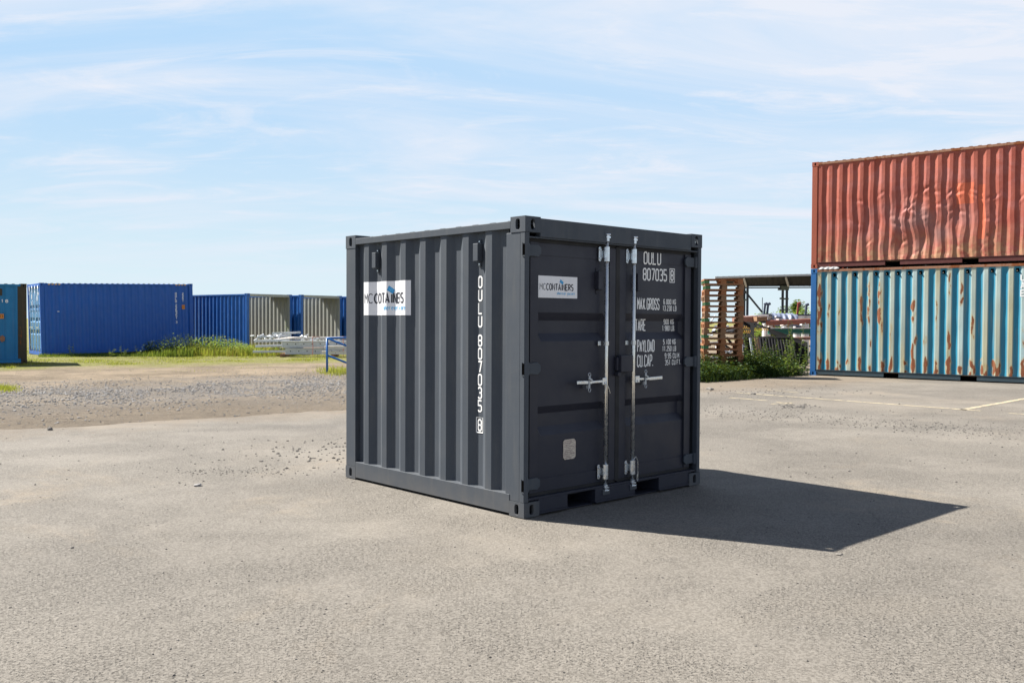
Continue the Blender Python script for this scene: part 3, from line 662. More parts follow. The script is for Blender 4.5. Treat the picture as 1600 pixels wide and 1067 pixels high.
        if hand < 0:
            mb = MB(); mb.box(-.0005, .005, hzc - .043, .003, .026, hzc + .043); mb.build('hinge_slot_shade', M_['black'], d)  # black block on the post; the slot's darkness is in its colour
            mb = MB(); mb.box(-.003, -.001, hzc - .050, .004, .030, hzc - .0435); mb.box(-.003, .0265, hzc - .0435, .004, .030, hzc + .05); mb.build('hinge_lug', A, d)
    # vent cover
    vx = .865 if hand < 0 else 1.355
    mb = MB(); mb.box(vx - .028, DY - .045, 1.735, vx + .028, DY - .0015, 1.880); mb.box(vx - .016, DY - .008, 1.70, vx + .016, DY - .0012, 1.735); mb.box(vx - .016, DY - .008, 1.88, vx + .016, DY - .0012, 1.91); mb.build('vent', AD, d, .008)
    return d
dl = door(.10, 1.082, .185, .985, -1); dr = door(1.118, 2.10, 1.20, 2.045, 1)
# flexible seam cover between the leaves
mb = MB(); mb.box(1.075, DY - .022, .16, 1.125, DY - .0125, 2.09); mb.build('gasket', M_['rubber'], dr, .004)
mb = MB(); mb.box(1.10, .045, .15, 1.112, .060, 2.09)
# lock box
mb = MB(); mb.box(1.085, -.012, 1.062, 1.235, DY - .02, 1.200); mb.box(1.06, .012, 1.075, 1.0845, DY - .0205, 1.185); mb.box(1.06, .0, 1.03, 1.10, .04, 1.0615); mb.build('lock_box', AD, dr, .005)
# seal wires
mb = MB(); mb.tube([(.915, .0, 1.02), (.905, -.012, .97), (.888, -.014, .93), (.882, -.012, .90)], .003, 6); mb.tube([(.918, -.004, .97), (.935, -.012, .93), (.948, -.012, .895)], .003, 6); mb.build('seal_wire', M_['zinc_rod'], dl)
mb = MB(); mb.tube([(1.25, -.012, .325), (1.275, -.016, .35), (1.30, -.016, .31), (1.305, -.014, .20), (1.31, -.012, .155), (1.30, -.014, .14), (1.292, -.014, .155), (1.298, -.014, .20)], .003, 6); mb.build('seal_wire', M_['zinc_rod'], dr)
# dark corner returns behind the post flanges
for x in (.052, Wd - .104):
    mb = MB(); mb.box(x, .10, .15, x + .052, .12, 2.11); mb.build('post_return', M_['anth_shaded'], main)
# lettering on the right leaf
def dmap(off0):
    def f(a, b, o): 
        x = a + DY * (a + 4.71) / 4.98; z = 1.485 + (b - 1.485) * 1.013
        # follow the pressed recess
        zz = [(.600, 0), (.665, .045), (.765, .045), (.825, 0), (1.322, 0), (1.385, .045), (1.482, .045), (1.545, 0)]
        d = 0
        for (z1, d1), (z2, d2) in zip(zz[:-1], zz[1:]):
            if z1 <= z <= z2: d = d1 + (d2 - d1) * (z - z1) / (z2 - z1)
        if x < 1.2: d = 0
        x += d * (a + 4.71) / 4.98
        return (x, (DY - .0045 if z > 1.975 else DY + d) - off0 - o, z)
    return f
mb = MB(); mp = dmap(.0015)
text(mb, 'OULU', 1.374, 1.966, .096, .041, .0195, .0125, mp); text(mb, '807035', 1.371, 1.830, .094, .037, .0185, .0125, mp)
text(mb, '8', 1.747, 1.838, .082, .032, .02, .012, mp); ribbon(mb, [(1.731, 1.820), (1.797, 1.820), (1.797, 1.936), (1.731, 1.936), (1.731, 1.820)], .0035, mp, 0)
def small(s, a, b, h, w, gap, th=.0105): text(mb, s, a, b, h, w, gap, th, mp, sub=.02)
small('MAX.GROSS', 1.298, 1.582, .090, .0235, .0115, .010); small('6.000 KG', 1.648, 1.629, .040, .0150, .0095, .0062); small('13.230 LB', 1.636, 1.573, .040, .0150, .0088, .0062)
small('TARE', 1.272, 1.402, .092, .0245, .0115, .010); small('900 KG', 1.652, 1.456, .040, .0160, .0095, .0062); small('1.980 LB.', 1.632, 1.400, .040, .0150, .0082, .0062)
small('PAYLOAD', 1.301, 1.226, .094, .0215, .0120, .010); small('5.100 KG', 1.648, 1.283, .040, .0150, .0095, .0062); small('11.250 LB', 1.636, 1.224, .040, .0150, .0088, .0062)
small('CU.CAP.', 1.302, 1.100, .094, .0245, .0120, .010); small('9.95 CU.M.', 1.672, 1.162, .040, .0165, .0098, .0062); small('351 CU.FT.', 1.676, 1.104, .040, .0165, .0098, .0062)
fix_normals(mb.build('lettering', M_['white_letter'], dr))
# data plate
mb = MB(); a, b, c0, c1 = .482, .622, .390, .548; q = .018
mb.prism([(a + q, c0), (b - q, c0), (b, c0 + q), (b, c1 - q), (b - q, c1), (a + q, c1), (a, c1 - q), (a, c0 + q)], DY - .004, DY - .0008, lambda p, q_, c: (p, c, q_)); pl = fix_normals(mb.build('data_plate', M_['plate'], dl))
mb = MB(); mpp = lambda p, q_, o: (p, DY - .0046 - o, q_)
for i, (w, xx) in enumerate(((.06, .52), (.09, .505), (.05, .50), (.10, .50), (.035, .53), (.08, .50), (.09, .50), (.11, .495), (.05, .51), (.07, .50))):
    z = .535 - i * .0145
    ribbon(mb, [(xx, z), (xx + w, z)], .0016, mpp, 0)
mb.build('lettering', paint('plate_print', (.16, .12, .12), .5), pl)
# signs
def logo(mb_d, mb_b, mb_l, a0, b0, w, h, mp, sub):
    """one advertising board, a0,b0 lower-left, w wide and h high"""
    lh = h * .275; y = b0 + h * .365; x = a0 + w * .045
    x = text(mb_d, 'M', x, y, lh, w * .062, w * .020, w * .011, mp, GR, sub); x = text(mb_d, 'C', x, y, lh, w * .060, w * .022, w * .011, mp, GR, sub)
    x = text(mb_d, 'CONTA', x, y, lh, w * .054, w * .0215, w * .020, mp, GR, sub); text(mb_d, 'I', x + w * .004, y, lh * .92, w * .05, 0, w * .019, mp, GR, sub)
    text(mb_d, 'NERS', x + w * .036, y, lh, w * .050, w * .0225, w * .020, mp, GR, sub)
    ty = b0 + h * .16; text(mb_l, 'wherever you are', a0 + w * .475, ty, h * .17, w * .0215, w * .0085, w * .0075, mp, GR, sub)
    # tilted container emblem over the I
    cx_, cy_ = x - w * .004, b0 + h * .755
    for (pp, m_) in (([(-.045, -.02), (.028, -.13), (.062, -.02), (-.02, .115)], mb_b),):
        P = [(cx_ + p * w, cy_ + q * h) for p, q in pp]; n_s = 6
        v = []; 
        for i in range(n_s + 1):
            for j in range(n_s + 1):
                s_, t_ = i / n_s, j / n_s
                aa = (1 - s_) * (1 - t_) * P[0][0] + s_ * (1 - t_) * P[1][0] + s_ * t_ * P[2][0] + (1 - s_) * t_ * P[3][0]
                bb = (1 - s_) * (1 - t_) * P[0][1] + s_ * (1 - t_) * P[1][1] + s_ * t_ * P[2][1] + (1 - s_) * t_ * P[3][1]
                v.append(mp(aa, bb, .0002))
        m_.add(v, [(i * (n_s + 1) + j, (i + 1) * (n_s + 1) + j, (i + 1) * (n_s + 1) + j + 1, i * (n_s + 1) + j + 1) for i in range(n_s) for j in range(n_s)])
    ribbon(mb_l, [(cx_ - .018 * w, cy_ + .03 * h), (cx_ + .01 * w, cy_ - .05 * h)], w * .004, mp, .0008, sub); ribbon(mb_l, [(cx_ + .002 * w, cy_ + .05 * h), (cx_ + .03 * w, cy_ - .03 * h)], w * .004, mp, .0008, sub)
def board(a0, b0, w, h, mp, na, parent, sub, lab):
    mb = MB(); v = []
    for j in range(2):
        for i in range(na + 1): v.append(mp(a0 + w * i / na, b0 + h * j, 0))
    mb.add(v, [(i, i + 1, i + na + 2, i + na + 1) for i in range(na)])
    s = fix_normals(mb.build('sign', M_['white_vinyl'], parent)); s['label'] = lab
    d, b, l = MB(), MB(), MB(); logo(d, b, l, a0, b0, w, h, lambda a, c, o: mp(a, c, .001 + o), sub)
    fix_normals(d.build('lettering', M_['dark_letter'], s)); fix_normals(b.build('emblem', M_['blue_letter'], s)); fix_normals(l.build('tagline', M_['light_blue'], s))
board(.196, 1.658, .435, .168, lambda a, b, o: (a, DY - .0025 - o, b), 2, main, None, 'small white sign with dark lettering on the left door')
board(-2.165, 1.523, .702, .302, lambda a, b, o: (.012 + pev(-a) - .0025 - o, -a, b), 280, main, .01, 'large white sign following the ribs of the side wall')
# vertical number on the side wall
mb = MB(); mp = lambda a, b, o: (.012 + pev(-a) - .0015 - o, -a, b)
yy = 1.742; a0 = -.582
for ch in 'OULU 807035 8':
    if ch == ' ': yy -= .048; continue
    text(mb, ch, a0, yy, .084, .040, 0, .0125, mp); yy -= .1035
zb8 = yy + .1035
ribbon(mb, [(a0 - .018, zb8 - .016), (a0 + .058, zb8 - .016), (a0 + .058, zb8 + .102), (a0 - .018, zb8 + .102), (a0 - .018, zb8 - .016)], .003, mp, .0004)
fix_normals(mb.build('lettering', M_['white_letter'], main))
for yc in (1.967, .560):       # wall vents, boxed covers on the inner flats
    mb = MB(); mb.box(-.008, yc - .030, 1.945, .046, yc + .030, 2.085); mb.box(.038, yc - .016, 1.905, .0465, yc + .016, 1.945); mb.box(.038, yc - .016, 2.085, .0465, yc + .016, 2.118)
    v_ = mb.build('vent', A, main, .010)
    for zz in (1.925, 2.102):
        mb = MB(); mb.tube([(.038, yc, zz), (.032, yc, zz)], .006, 8); mb.build('screw', M_['zinc'], v_)

# ------------------------------------------------------------------ full-size containers
def container(label, loc, rz, L, H, mat, post, trail, brail, fit, pitch=.278, depth=.036, pockets=(), group=None, panel=None, open_end=False, doors=None, W=2.438, open_top=False, posth=None, roofm=None, endm=None):
    c = thing('shipping_container', label, 'shipping container', loc, rz, group)
    f = .118
    for x, hx in ((0, 'x'), (L - .178, 'X')):
        for y, hy in ((0, 'y'), (W - .162, 'Y')):
            for z, hz in ((0, 'z'), (H - f, 'Z')):
                mb = MB(); casting(mb, x, y, z, .178, .162, f, hx + hy + hz, 16); mb.build('corner_fitting', fit if not isinstance(fit, dict) else fit[hx], c)
    for x, hx in ((.004, 'x'), (L - .154, 'X')):
        for y in (.004, W - .124):
            mb = MB(); mb.box(x, y, f, x + .15, y + .12, H - f); mb.build('corner_post', post if not isinstance(post, dict) else post[hx], c, .006)
    for y, sg in ((0, 1), (W, -1)):
        mb = MB(); mb.box(.178, min(y, y + sg * .06), H - .085, L - .178, max(y, y + sg * .06), H - .022); mb.build('top_rail', trail, c, .004)
        mb = MB(); xs = [.178] + [q for p in pockets for q in p] + [L - .178]
        y0, y1 = min(y + sg * .012, y + sg * .05), max(y + sg * .012, y + sg * .05)
        for i in range(0, len(xs), 2): mb.box(xs[i], y0, .045, xs[i + 1], y1, .155)
        mb.box(.178, min(y, y + sg * .09), .1555, L - .178, max(y, y + sg * .09), .167); 
        for i in range(0, len(xs), 2): mb.box(xs[i], min(y, y + sg * .09), .033, xs[i + 1], max(y, y + sg * .09), .0445)
        mb.build('bottom_rail', brail, c, .002)
        if sg == 1 and panel: panel(c)
        else:
            mb = MB(); corr(mb, profile(L - .3, pitch, depth, .04)[0], .16, H - .08, lambda s, d, z: (s + .15, y + sg * (.014 + d), z)); mb.build('side_panel', mat, c)
    for a, b in pockets:
        mb = MB(); mb.box(a - .01, .1, .045, a, W - .1, .155); mb.box(b, .1, .045, b + .01, W - .1, .155); mb.box(a, .3, .045, b, W - .3, .155); mb.build('fork_pocket', M_['black'], c)
    if not open_top:
     pr, _ = profile(L - .36, .209, .022, .03, (.3, .2, .3, .2)); n = len(pr); mb = MB()
     mb.add([(s + .18, y, H - .006 - d) for y in (.03, W - .03) for s, d in pr], [(i, i + n, i + n + 1, i + 1) for i in range(n - 1)]); mb.box(.05, .05, H - .06, L - .05, W - .05, H - .05)
     mb.build('roof', roofm or mat, c)
    mb = MB(); mb.box(.1, .1, .13, L - .1, W - .1, .165); mb.build('floor', M_['ply'], c)
    ends = []
    if not doors: ends.append((0, 1))
    if not open_end: ends.append((L, -1))
    for x, sg in ends:
        mb = MB(); corr(mb, profile(W - .24, .25, .045, .05)[0], .16, H - .12, lambda s, d, z: (x + sg * (.02 + d), s + .12, z)); mb.build('end_panel', endm or mat, c)
    for x in (.004, L - .064):
        mb = MB(); mb.box(x, .162, H - .13, x + .06, W - .162, H - .012); mb.build('end_header', post if not isinstance(post, dict) else post['x' if x < 1 else 'X'], c, .004)
        mb = MB(); mb.box(x, .162, .02, x + .06, W - .162, .16); mb.build('end_sill', brail, c, .004)
    return c

# stack on the right: red on teal
def dent(s, z):
    """battering of the red wall: broad pushes plus creases"""
    d = 0
    for (cs, cz, rs, rz_, a) in ((1.45, 1.25, .22, .55, .05), (2.2, 1.5, .20, .35, .05), (2.55, .75, .5, .35, .045), (3.2, 1.1, .4, .5, .05), (2.9, .6, .35, .25, .035), (4.6, 1.1, .25, .8, .04), (3.6, 1.3, .25, .4, .04), (2.0, .5, .3, .3, .04), (.35, 1.1, .1, .5, .02), (5.2, .8, .3, .4, .03)):
        d += .6 * a * math.exp(-((s - cs) / rs) ** 2 - ((z - cz) / rz_) ** 2)
    k = math.exp(-((s - 2.7) / 1.5) ** 2) * max(0, 1 - abs(z - 1.15) / 1.6) + .10
    d += k * (.040 * noise.noise(Vector((s * 2.2, z * 1.1, 0))) + .018 * noise.noise(Vector((s * 5, z * 1.7, 4))) + .006 * noise.noise(Vector((s * 11, z * 7, 14))))
    for (cs, cz, w, a, tilt) in CREASES:           # sharp sideways kinks across a rib or two
        if abs(s - cs) < w:
            q = (z - cz - tilt * (s - cs)) / .05
            if abs(q) < 4: d += a * math.exp(-q * q) * (1 - abs(s - cs) / w) - .6 * a * math.exp(-(q + 1.6) ** 2) * (1 - abs(s - cs) / w)
    return d
_rc = random.Random(21)
CREASES = [(_rc.gauss(2.7, 1.0), _rc.uniform(.35, 2.0), _rc.uniform(.08, .30), _rc.uniform(.006, .022), _rc.uniform(-.9, .9)) for _ in range(34)]
def shift(s, z):
    k = math.exp(-((s - 2.7) / 1.6) ** 2) * max(0, 1 - abs(z - 1.1) / 1.5) + .15
    return k * (.10 * noise.noise(Vector((s * 2.1, z * 1.3, 31))) + .028 * noise.noise(Vector((s * 4.5, z * 3.0, 41))))
def dense_panel(c, L, H, pitch, depth, mat, dfn, sfn, attrs, zs=None, start=.04):
    pr, ev = profile(L - .3, pitch, depth, start, (.31, .13, .31, .25)); ss = []
    for (a, _), (b, _) in zip(pr[:-1], pr[1:]):
        n = max(1, int((b - a) / .018)); ss += [a + (b - a) * i / n for i in range(n)]
    ss.append(pr[-1][0]); nz = 150; zs = [.163 + (H - .083 - .163) * j / nz for j in range(nz + 1)]; n = len(ss); v = []; vals = {k: [] for k in attrs}
    for z in zs:
        ed = min(1, (z - .163) / .12, (H - .083 - z) / .12); top = min(1, (H - .083 - z) / .10)
        for s in ss:
            d0 = ev(s); e2 = min(1, s / .1, (L - .3 - s) / .1) * ed
            dd = d0 * 1.0 if top >= 1 else d0 * (.25 + .75 * top)
            v.append((s + .15 + (sfn(s, z) * e2 if sfn else 0), .014 + dd + (dfn(s, z) * e2 if dfn else 0), z))
            for k, fn in attrs.items(): vals[k].append(fn(s, z, d0 / depth))
    me = bpy.data.meshes.new('side_panel'); me.from_pydata(v, [], [(j * n + i, j * n + i + 1, (j + 1) * n + i + 1, (j + 1) * n + i) for j in range(nz) for i in range(n - 1)])
    me.materials.append(mat)
    for k, a in vals.items(): me.attributes.new(k, 'FLOAT', 'POINT').data.foreach_set('value', a)
    o = bpy.data.objects.new('side_panel', me); COL.objects.link(o); o.parent = c; return o
HS = 2.93
SX, SY, SR = 8.25, 25.54, math.atan2(-.63, .778)
# red wall paint: faded salmon, dusty low parts, scraped creases
t = NT('faded_red_wall_paint')
col = t.mix(t.rng(t.noise(1.1, 7, .6), .3, .7), (.29, .060, .038), (.39, .108, .070))
col = t.mix(t.math('MULTIPLY', t.rng(t.noise(2.4, 8, .65, .4), .45, .65), .55), col, (.36, .13, .115))
col = t.mix(t.math('MULTIPLY', t.rng(t.noise(6, 8, .7, stretch=(1, 1, .3)), .52, .7), .5), col, (.22, .05, .035))
col = t.mix(t.math('MULTIPLY', t.attr('dust'), t.rng(t.noise(5, 7, .7), .35, .62)), col, (.36, .21, .11))
col = t.mix(t.math('MULTIPLY', t.attr('scrape'), .8), col, (.30, .155, .14))
col = t.mix(t.math('MULTIPLY', t.attr('patch'), .8), col, (.58, .13, .06))
col = t.mix(t.rng(t.noise(9, 9, .75), .66, .72), col, (.13, .05, .03))
M_['red_wall'] = t.done(col, .62, 0, t.bump(t.noise(22, 7, .65), .35, .012), .35)
def a_dust(s, z, o): return max(0, min(1, (1.0 - z) / .9 + .25 * noise.noise(Vector((s * 3, z * 3, 3)))))
def a_scr(s, z, o):
    k = math.exp(-((s - 2.6) / 1.2) ** 2 - ((z - 1.1) / .65) ** 2)
    return max(0, min(1, k * 1.2 * (noise.noise(Vector((s * 2.5, z * 2.0, 21))) * 1.6 + .55)))
def a_patch(s, z, o): return 1.0 if (3.55 < s < 3.95 and 1.5 < z < 2.02) or (4.05 < s < 4.2 and .6 < z < 1.95) else 0.0
def red_panel(c): dense_panel(c, 6.058, HS, .278, .030, M_['red_wall'], dent, shift, {'dust': a_dust, 'scrape': a_scr, 'patch': a_patch})
# teal wall paint
t = NT('faded_teal_wall_paint')
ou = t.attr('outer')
col = t.mix(t.noise(1.2, 6), (.012, .15, .27), (.02, .24, .34))  # inner teal deepened to paint in the ribs' shade; the outer flats are faded
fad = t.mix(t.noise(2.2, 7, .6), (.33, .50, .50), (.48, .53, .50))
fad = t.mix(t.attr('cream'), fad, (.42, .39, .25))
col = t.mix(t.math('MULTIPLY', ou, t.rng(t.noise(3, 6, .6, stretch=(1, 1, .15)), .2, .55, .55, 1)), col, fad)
rc = t.mix(t.noise(16, 6, .7), (.10, .030, .015), (.30, .10, .038))
halo = t.rng(t.attr('rust'), .18, .48, 0, .55); col = t.mix(halo, col, (.42, .30, .12))
nz_ = t.math('ADD', t.attr('rust'), t.math('MULTIPLY', t.math('SUBTRACT', t.noise(14, 7, .7), .5), .9))
rm = t.rng(nz_, .50, .60); col = t.mix(rm, col, rc)
sp = t.rng(t.noise(11, 9, .72, .3, stretch=(1, 1, .45)), .665, .70); col = t.mix(sp, col, (.17, .06, .03))
col = t.mix(t.math('MULTIPLY', t.rng(t.noise(8, 7, .6, stretch=(1.5, 1.5, .07)), .52, .75), .35), col, (.30, .26, .14))
M_['teal_wall'] = t.done(col, t.math('ADD', t.math('MULTIPLY', rm, .35), .5), 0, t.bump(t.noise(25, 6, .65), .25, .01), .4)
rr = random.Random(5); PT = .278; RP = []
for k in range(22):
    s0 = .04 + PT * k + PT * .125
    if k % 1 == 0: RP.append((s0 + rr.uniform(-.02, .08), .20 + rr.uniform(0, .14), .055, rr.uniform(.12, .40), rr.uniform(.75, 1.25)))
    if rr.random() < .45: RP.append((s0 + rr.uniform(-.02, .05), rr.uniform(.9, 2.2), .035, rr.uniform(.08, .45), rr.uniform(.5, 1.0)))
    if rr.random() < .25: RP.append((s0 + rr.uniform(-.03, .03), rr.uniform(1.5, 2.5), .03, rr.uniform(.15, .5), rr.uniform(.5, .9)))
RP += [(5.2, 1.55, .035, .5, 1.1), (2.55, 1.75, .05, .35, 1.2), (3.42, .75, .04, .55, 1.1), (2.55, .55, .04, .45, 1.15), (.06 + .03, 1.9, .06, .9, 1.15), (1.42, 1.95, .05, .65, .9), (1.70, 2.0, .05, .6, 1.1), (3.95, .30, .07, .30, 1.25), (3.42, .30, .06, .28, 1.2), (4.20, .35, .06, .22, 1.2), (4.45, .40, .06, .22, 1.15), (5.48, .25, .06, .15, 1.2)]
def a_rust(s, z, o):
    m = 0
    for (cs, cz, rs, rz_, a) in RP:
        if abs(s - cs) < rs * 2.2 and -1.0 < z - cz < rz_ * 1.7 + .1:
            s_ = s + .035 * noise.noise(Vector((s * 8, z * 5, 2))); z_ = z + .16 * noise.noise(Vector((s * 14, z * 3, 6)))
            q = ((s_ - cs) / rs) ** 2 + (max(0, abs(z_ - cz) - rz_ * .45) / (rz_ * .45)) ** 2; m = max(m, 1.08 * a * math.exp(-q * .8) * max(.25, min(1.1, .72 + 1.1 * noise.noise(Vector((s * 16, z * 5, 9))))))
            if z < cz: m = max(m, .36 * a * math.exp(-((s - cs) / (rs * .6)) ** 2) * max(0, 1 - (cz - z) / .9))
    return m
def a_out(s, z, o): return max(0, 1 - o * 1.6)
def a_cream(s, z, o): return max(0, min(1, .5 + 1.3 * noise.noise(Vector((int(s / PT) * 1.7, z * .4, 5)))))
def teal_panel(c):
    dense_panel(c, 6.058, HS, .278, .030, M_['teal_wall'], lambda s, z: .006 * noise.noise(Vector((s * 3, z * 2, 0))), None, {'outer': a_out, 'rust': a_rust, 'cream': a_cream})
    _, ev = profile(5.758, .278, .036, .04)
    for k in range(0, 21):
        s0 = .04 + PT * (k + .62)
        if s0 < 5.7 and (k % 2 == 1 or k in (6, 8, 9)):
            mb = MB(); mb.box(s0 + .15 - .035, .028, 2.70, s0 + .15 + .035, .049, 2.80); mb.tube([(s0 + .15, .03, 2.745), (s0 + .15, -.002, 2.735)], .022, 8); mb.build('lashing_hook', [M_['black']], c, .006)
            mb = MB(); mb.tube([(s0 + .147, -.003, 2.735), (s0 + .147, -.007, 2.733)], .011, 8); mb.build('hook_glint', M_['zinc'], c)  # pale disc standing in for the highlight on the knob
PKT = ((1.98, 2.36), (3.85, 4.23))
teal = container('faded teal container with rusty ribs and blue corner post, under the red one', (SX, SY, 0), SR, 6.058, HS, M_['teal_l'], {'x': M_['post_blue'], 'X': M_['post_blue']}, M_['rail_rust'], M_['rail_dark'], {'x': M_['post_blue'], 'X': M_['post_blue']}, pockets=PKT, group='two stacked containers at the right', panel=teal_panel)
red = container('battered red container with dented wall stacked on the teal one', (SX, SY, HS + .012), SR, 6.058, HS - .012, M_['red_wall'], {'x': M_['red_post'], 'X': M_['red_post']}, M_['rail_rust'], M_['rail_maroon'], {'x': M_['red_post'], 'X': M_['red_post']}, pockets=PKT, group='two stacked containers at the right', panel=red_panel)
mb = MB(); text(mb, 'UAE', 5.17, 2.50, .14, .085, .05, .03, lambda a, b, o: (a, .0085 - o, b), vertical=True); fix_normals(mb.build('lettering', M_['white_letter'], teal))
mb = MB()                      # scrap of white sheet caught between the two containers
v = [];
for i in range(9):
    x = .22 + i * .07
    v += [(x, -.004 - .01 * (i % 2), HS - .018 + .003 * (i % 3)), (x, -.008, HS + .045 + .02 * noise.noise(Vector((i * .9, 0, 0))) - (.03 if i in (0, 8) else 0)), (x, .16, HS - .012)]
mb.add(v, [(3 * i + j, 3 * i + 3 + j, 3 * i + 4 + j, 3 * i + 1 + j) for i in range(8) for j in range(2)]); o = mb.build('plastic_scrap', M_['paper']); tag(o, 'scrap of white plastic caught between the red and teal containers', 'litter')
o.location = (SX, SY, 0); o.rotation_euler = (0, 0, SR)

# blue container in the grass on the left, with its doors towards the sun
def stripes(c, L, H):
    for x0 in (.30, L - .75):
        mb = MB()
        for k in range(4): mb.prism([(x0 + k * .125, H - .078), (x0 + .075 + k * .125, H - .078), (x0 + .10 + k * .125, H - .032), (x0 + .025 + k * .125, H - .032)], -.003, -.0012, lambda a, b, q: (a, q, b))
        fix_normals(mb.build('hazard_stripes', M_['yellow'], c))
HB = 2.896
bl = container('royal blue container with white number, standing in the grass at left', at(65, 555, 36.6).xy.to_3d(), radians(38.0), 6.058, HB, M_['blue'], M_['blue'], M_['blue'], M_['blue'], M_['blue'], doors=True, endm=M_['blue'])
bl.rotation_euler = (0, radians(-1.2), radians(38.0)); bl.location.z = -.02      # it sits on slightly rising ground
stripes(bl, 6.058, HB)
mp = lambda a, b, o: (a, .0125 - o, b)
mb = MB(); yy = 2.42
for ch in 'OULU 226351 3':
    if ch == ' ': yy -= .07; continue
    text(mb, ch, 5.30, yy, .085, .055, 0, .02, mp); yy -= .108
yy = 2.42
for ch in '22G1': text(mb, ch, 5.60, yy, .08, .05, 0, .018, mp); yy -= .10
fix_normals(mb.build('lettering', M_['white_letter'], bl))
mb = MB(); mb.box(5.575, .0095, 1.80, 5.70, .0125, 1.98); st = mb.build('sticker', M_['orange'], bl)
mb = MB(); ribbon(mb, [(5.605, 1.85), (5.67, 1.85), (5.67, 1.93), (5.605, 1.93), (5.605, 1.85)], .006, lambda a, b, o: (a, .0088 - o, b), 0); fix_normals(mb.build('sticker_mark', M_['dark_letter'], st))
mb = MB(); mb.box(.62, .0095, 1.74, .70, .0125, 1.77); mb.build('label_plate', M_['white_vinyl'], bl)
# its door end
for k, (y0, y1) in enumerate(((.13, 1.205), (1.233, 2.308))):
    mb = MB(); zs = [(.18, 0)]
    for zc_ in (.92, 1.42, 1.93): zs += [(zc_ - .10, 0), (zc_ - .05, .045), (zc_ + .05, .045), (zc_ + .10, 0)]
    zs += [(HB - .14, 0)]; v = []
    for z, d in zs:
        for i, y in enumerate((y0, y0 + .08, y0 + .13, y1 - .13, y1 - .08, y1)): v.append((.05 + (d if i in (2, 3) else 0), y, z))
    mb.add(v, [(j * 6 + i, (j + 1) * 6 + i, (j + 1) * 6 + i + 1, j * 6 + i + 1) for j in range(len(zs) - 1) for i in range(5)]); d = mb.build('door', M_['blue_lit_door'], bl)
    for yr in (y0 + .27, y1 - .27):
        mb = MB(); mb.tube([(.012, yr, .12), (.012, yr, HB - .09)], .018, 8); mb.build('locking_bar', M_['zinc'], d, smooth=True)
        for zz in (.25, 1.0, 1.85, HB - .25):
            mb = MB(); mb.box(.01, yr - .05, zz - .045, .049, yr + .05, zz + .045); mb.build('bar_guide', M_['zinc'], d)
        mb = MB(); mb.box(-.012, yr - .02, 1.10, .004, yr + .42 * (1 if yr < (y0 + y1) / 2 else -1) if yr < (y0 + y1) / 2 else yr + .02, 1.14); mb.build('handle', M_['zinc'], d)
    for zz in (.4, 1.1, 1.8, 2.5):
        mb = MB(); yy_ = y0 if k == 0 else y1; mb.box(.02, yy_ - .07, zz - .05, .048, yy_ + .07, zz + .05); mb.build('hinge', M_['blue_lit_door'], d)
    mb = MB()
    for q in ((y0 + .42, 2.28, .22, .18), (y0 + .50, 2.02, .12, .16)) if k else ((y0 + .30, 2.42, .3, .10), (y0 + .60, 2.2, .14, .2)):
        mb.box(.046, q[0], q[1], .0492, q[0] + q[2], q[1] + q[3])
    mb.build('placard', M_['white_vinyl'], d)

# worn teal-blue container at the left edge
p = at(42.5, 560, 30.0); rz = radians(28.5)
lf = container('worn teal-blue container with brown rusty corner post at the left edge of the photo', (p.x - 6.058 * cos(rz), p.y - 6.058 * sin(rz), 0), rz, 6.058, 2.591, M_['teal_far'], {'x': M_['teal_far'], 'X': M_['brown_post']}, M_['teal_far'], M_['teal_far'], {'x': M_['teal_far'], 'X': M_['brown_post']}, roofm=M_['teal_far'])
mb = MB(); mb.box(5.795, .006, .16, 5.905, .058, 2.50); mb.build('corner_plate', M_['brown_post'], lf, .004)
mb = MB(); mpx = lambda a, b, o: (a, .0125 - o, b)
for ch, a in (('5', 5.18), ('1', 5.33), ('8', 5.46)): text(mb, ch, a, 1.98, .085, .055, 0, .020, mpx)
text(mb, '1', 5.02, 1.50, .09, .05, 0, .02, mpx)
fix_normals(mb.build('lettering', M_['white_letter'], lf))
mb = MB(); mb.box(5.275, .0095, 1.46, 5.40, .0125, 1.61); st = mb.build('sticker', M_['orange'], lf)
mb = MB(); ribbon(mb, [(5.305, 1.50), (5.37, 1.50), (5.37, 1.57), (5.305, 1.57), (5.305, 1.50)], .006, lambda a, b, o: (a, .0088 - o, b), 0); fix_normals(mb.build('sticker_mark', M_['dark_letter'], st))
mb = MB(); mb.box(5.29, .002, 2.20, 5.36, .048, 2.42); mb.build('vent', M_['brown_post'], lf, .006)
mb = MB(); mb.prism([(5.28, .78), (5.34, .70), (5.42, .75), (5.43, .86), (5.36, .93), (5.29, .88)], .008, .0125, lambda a, b, q: (a, q, b)); fix_normals(mb.build('rust_patch', M_['rail_rust'], lf))

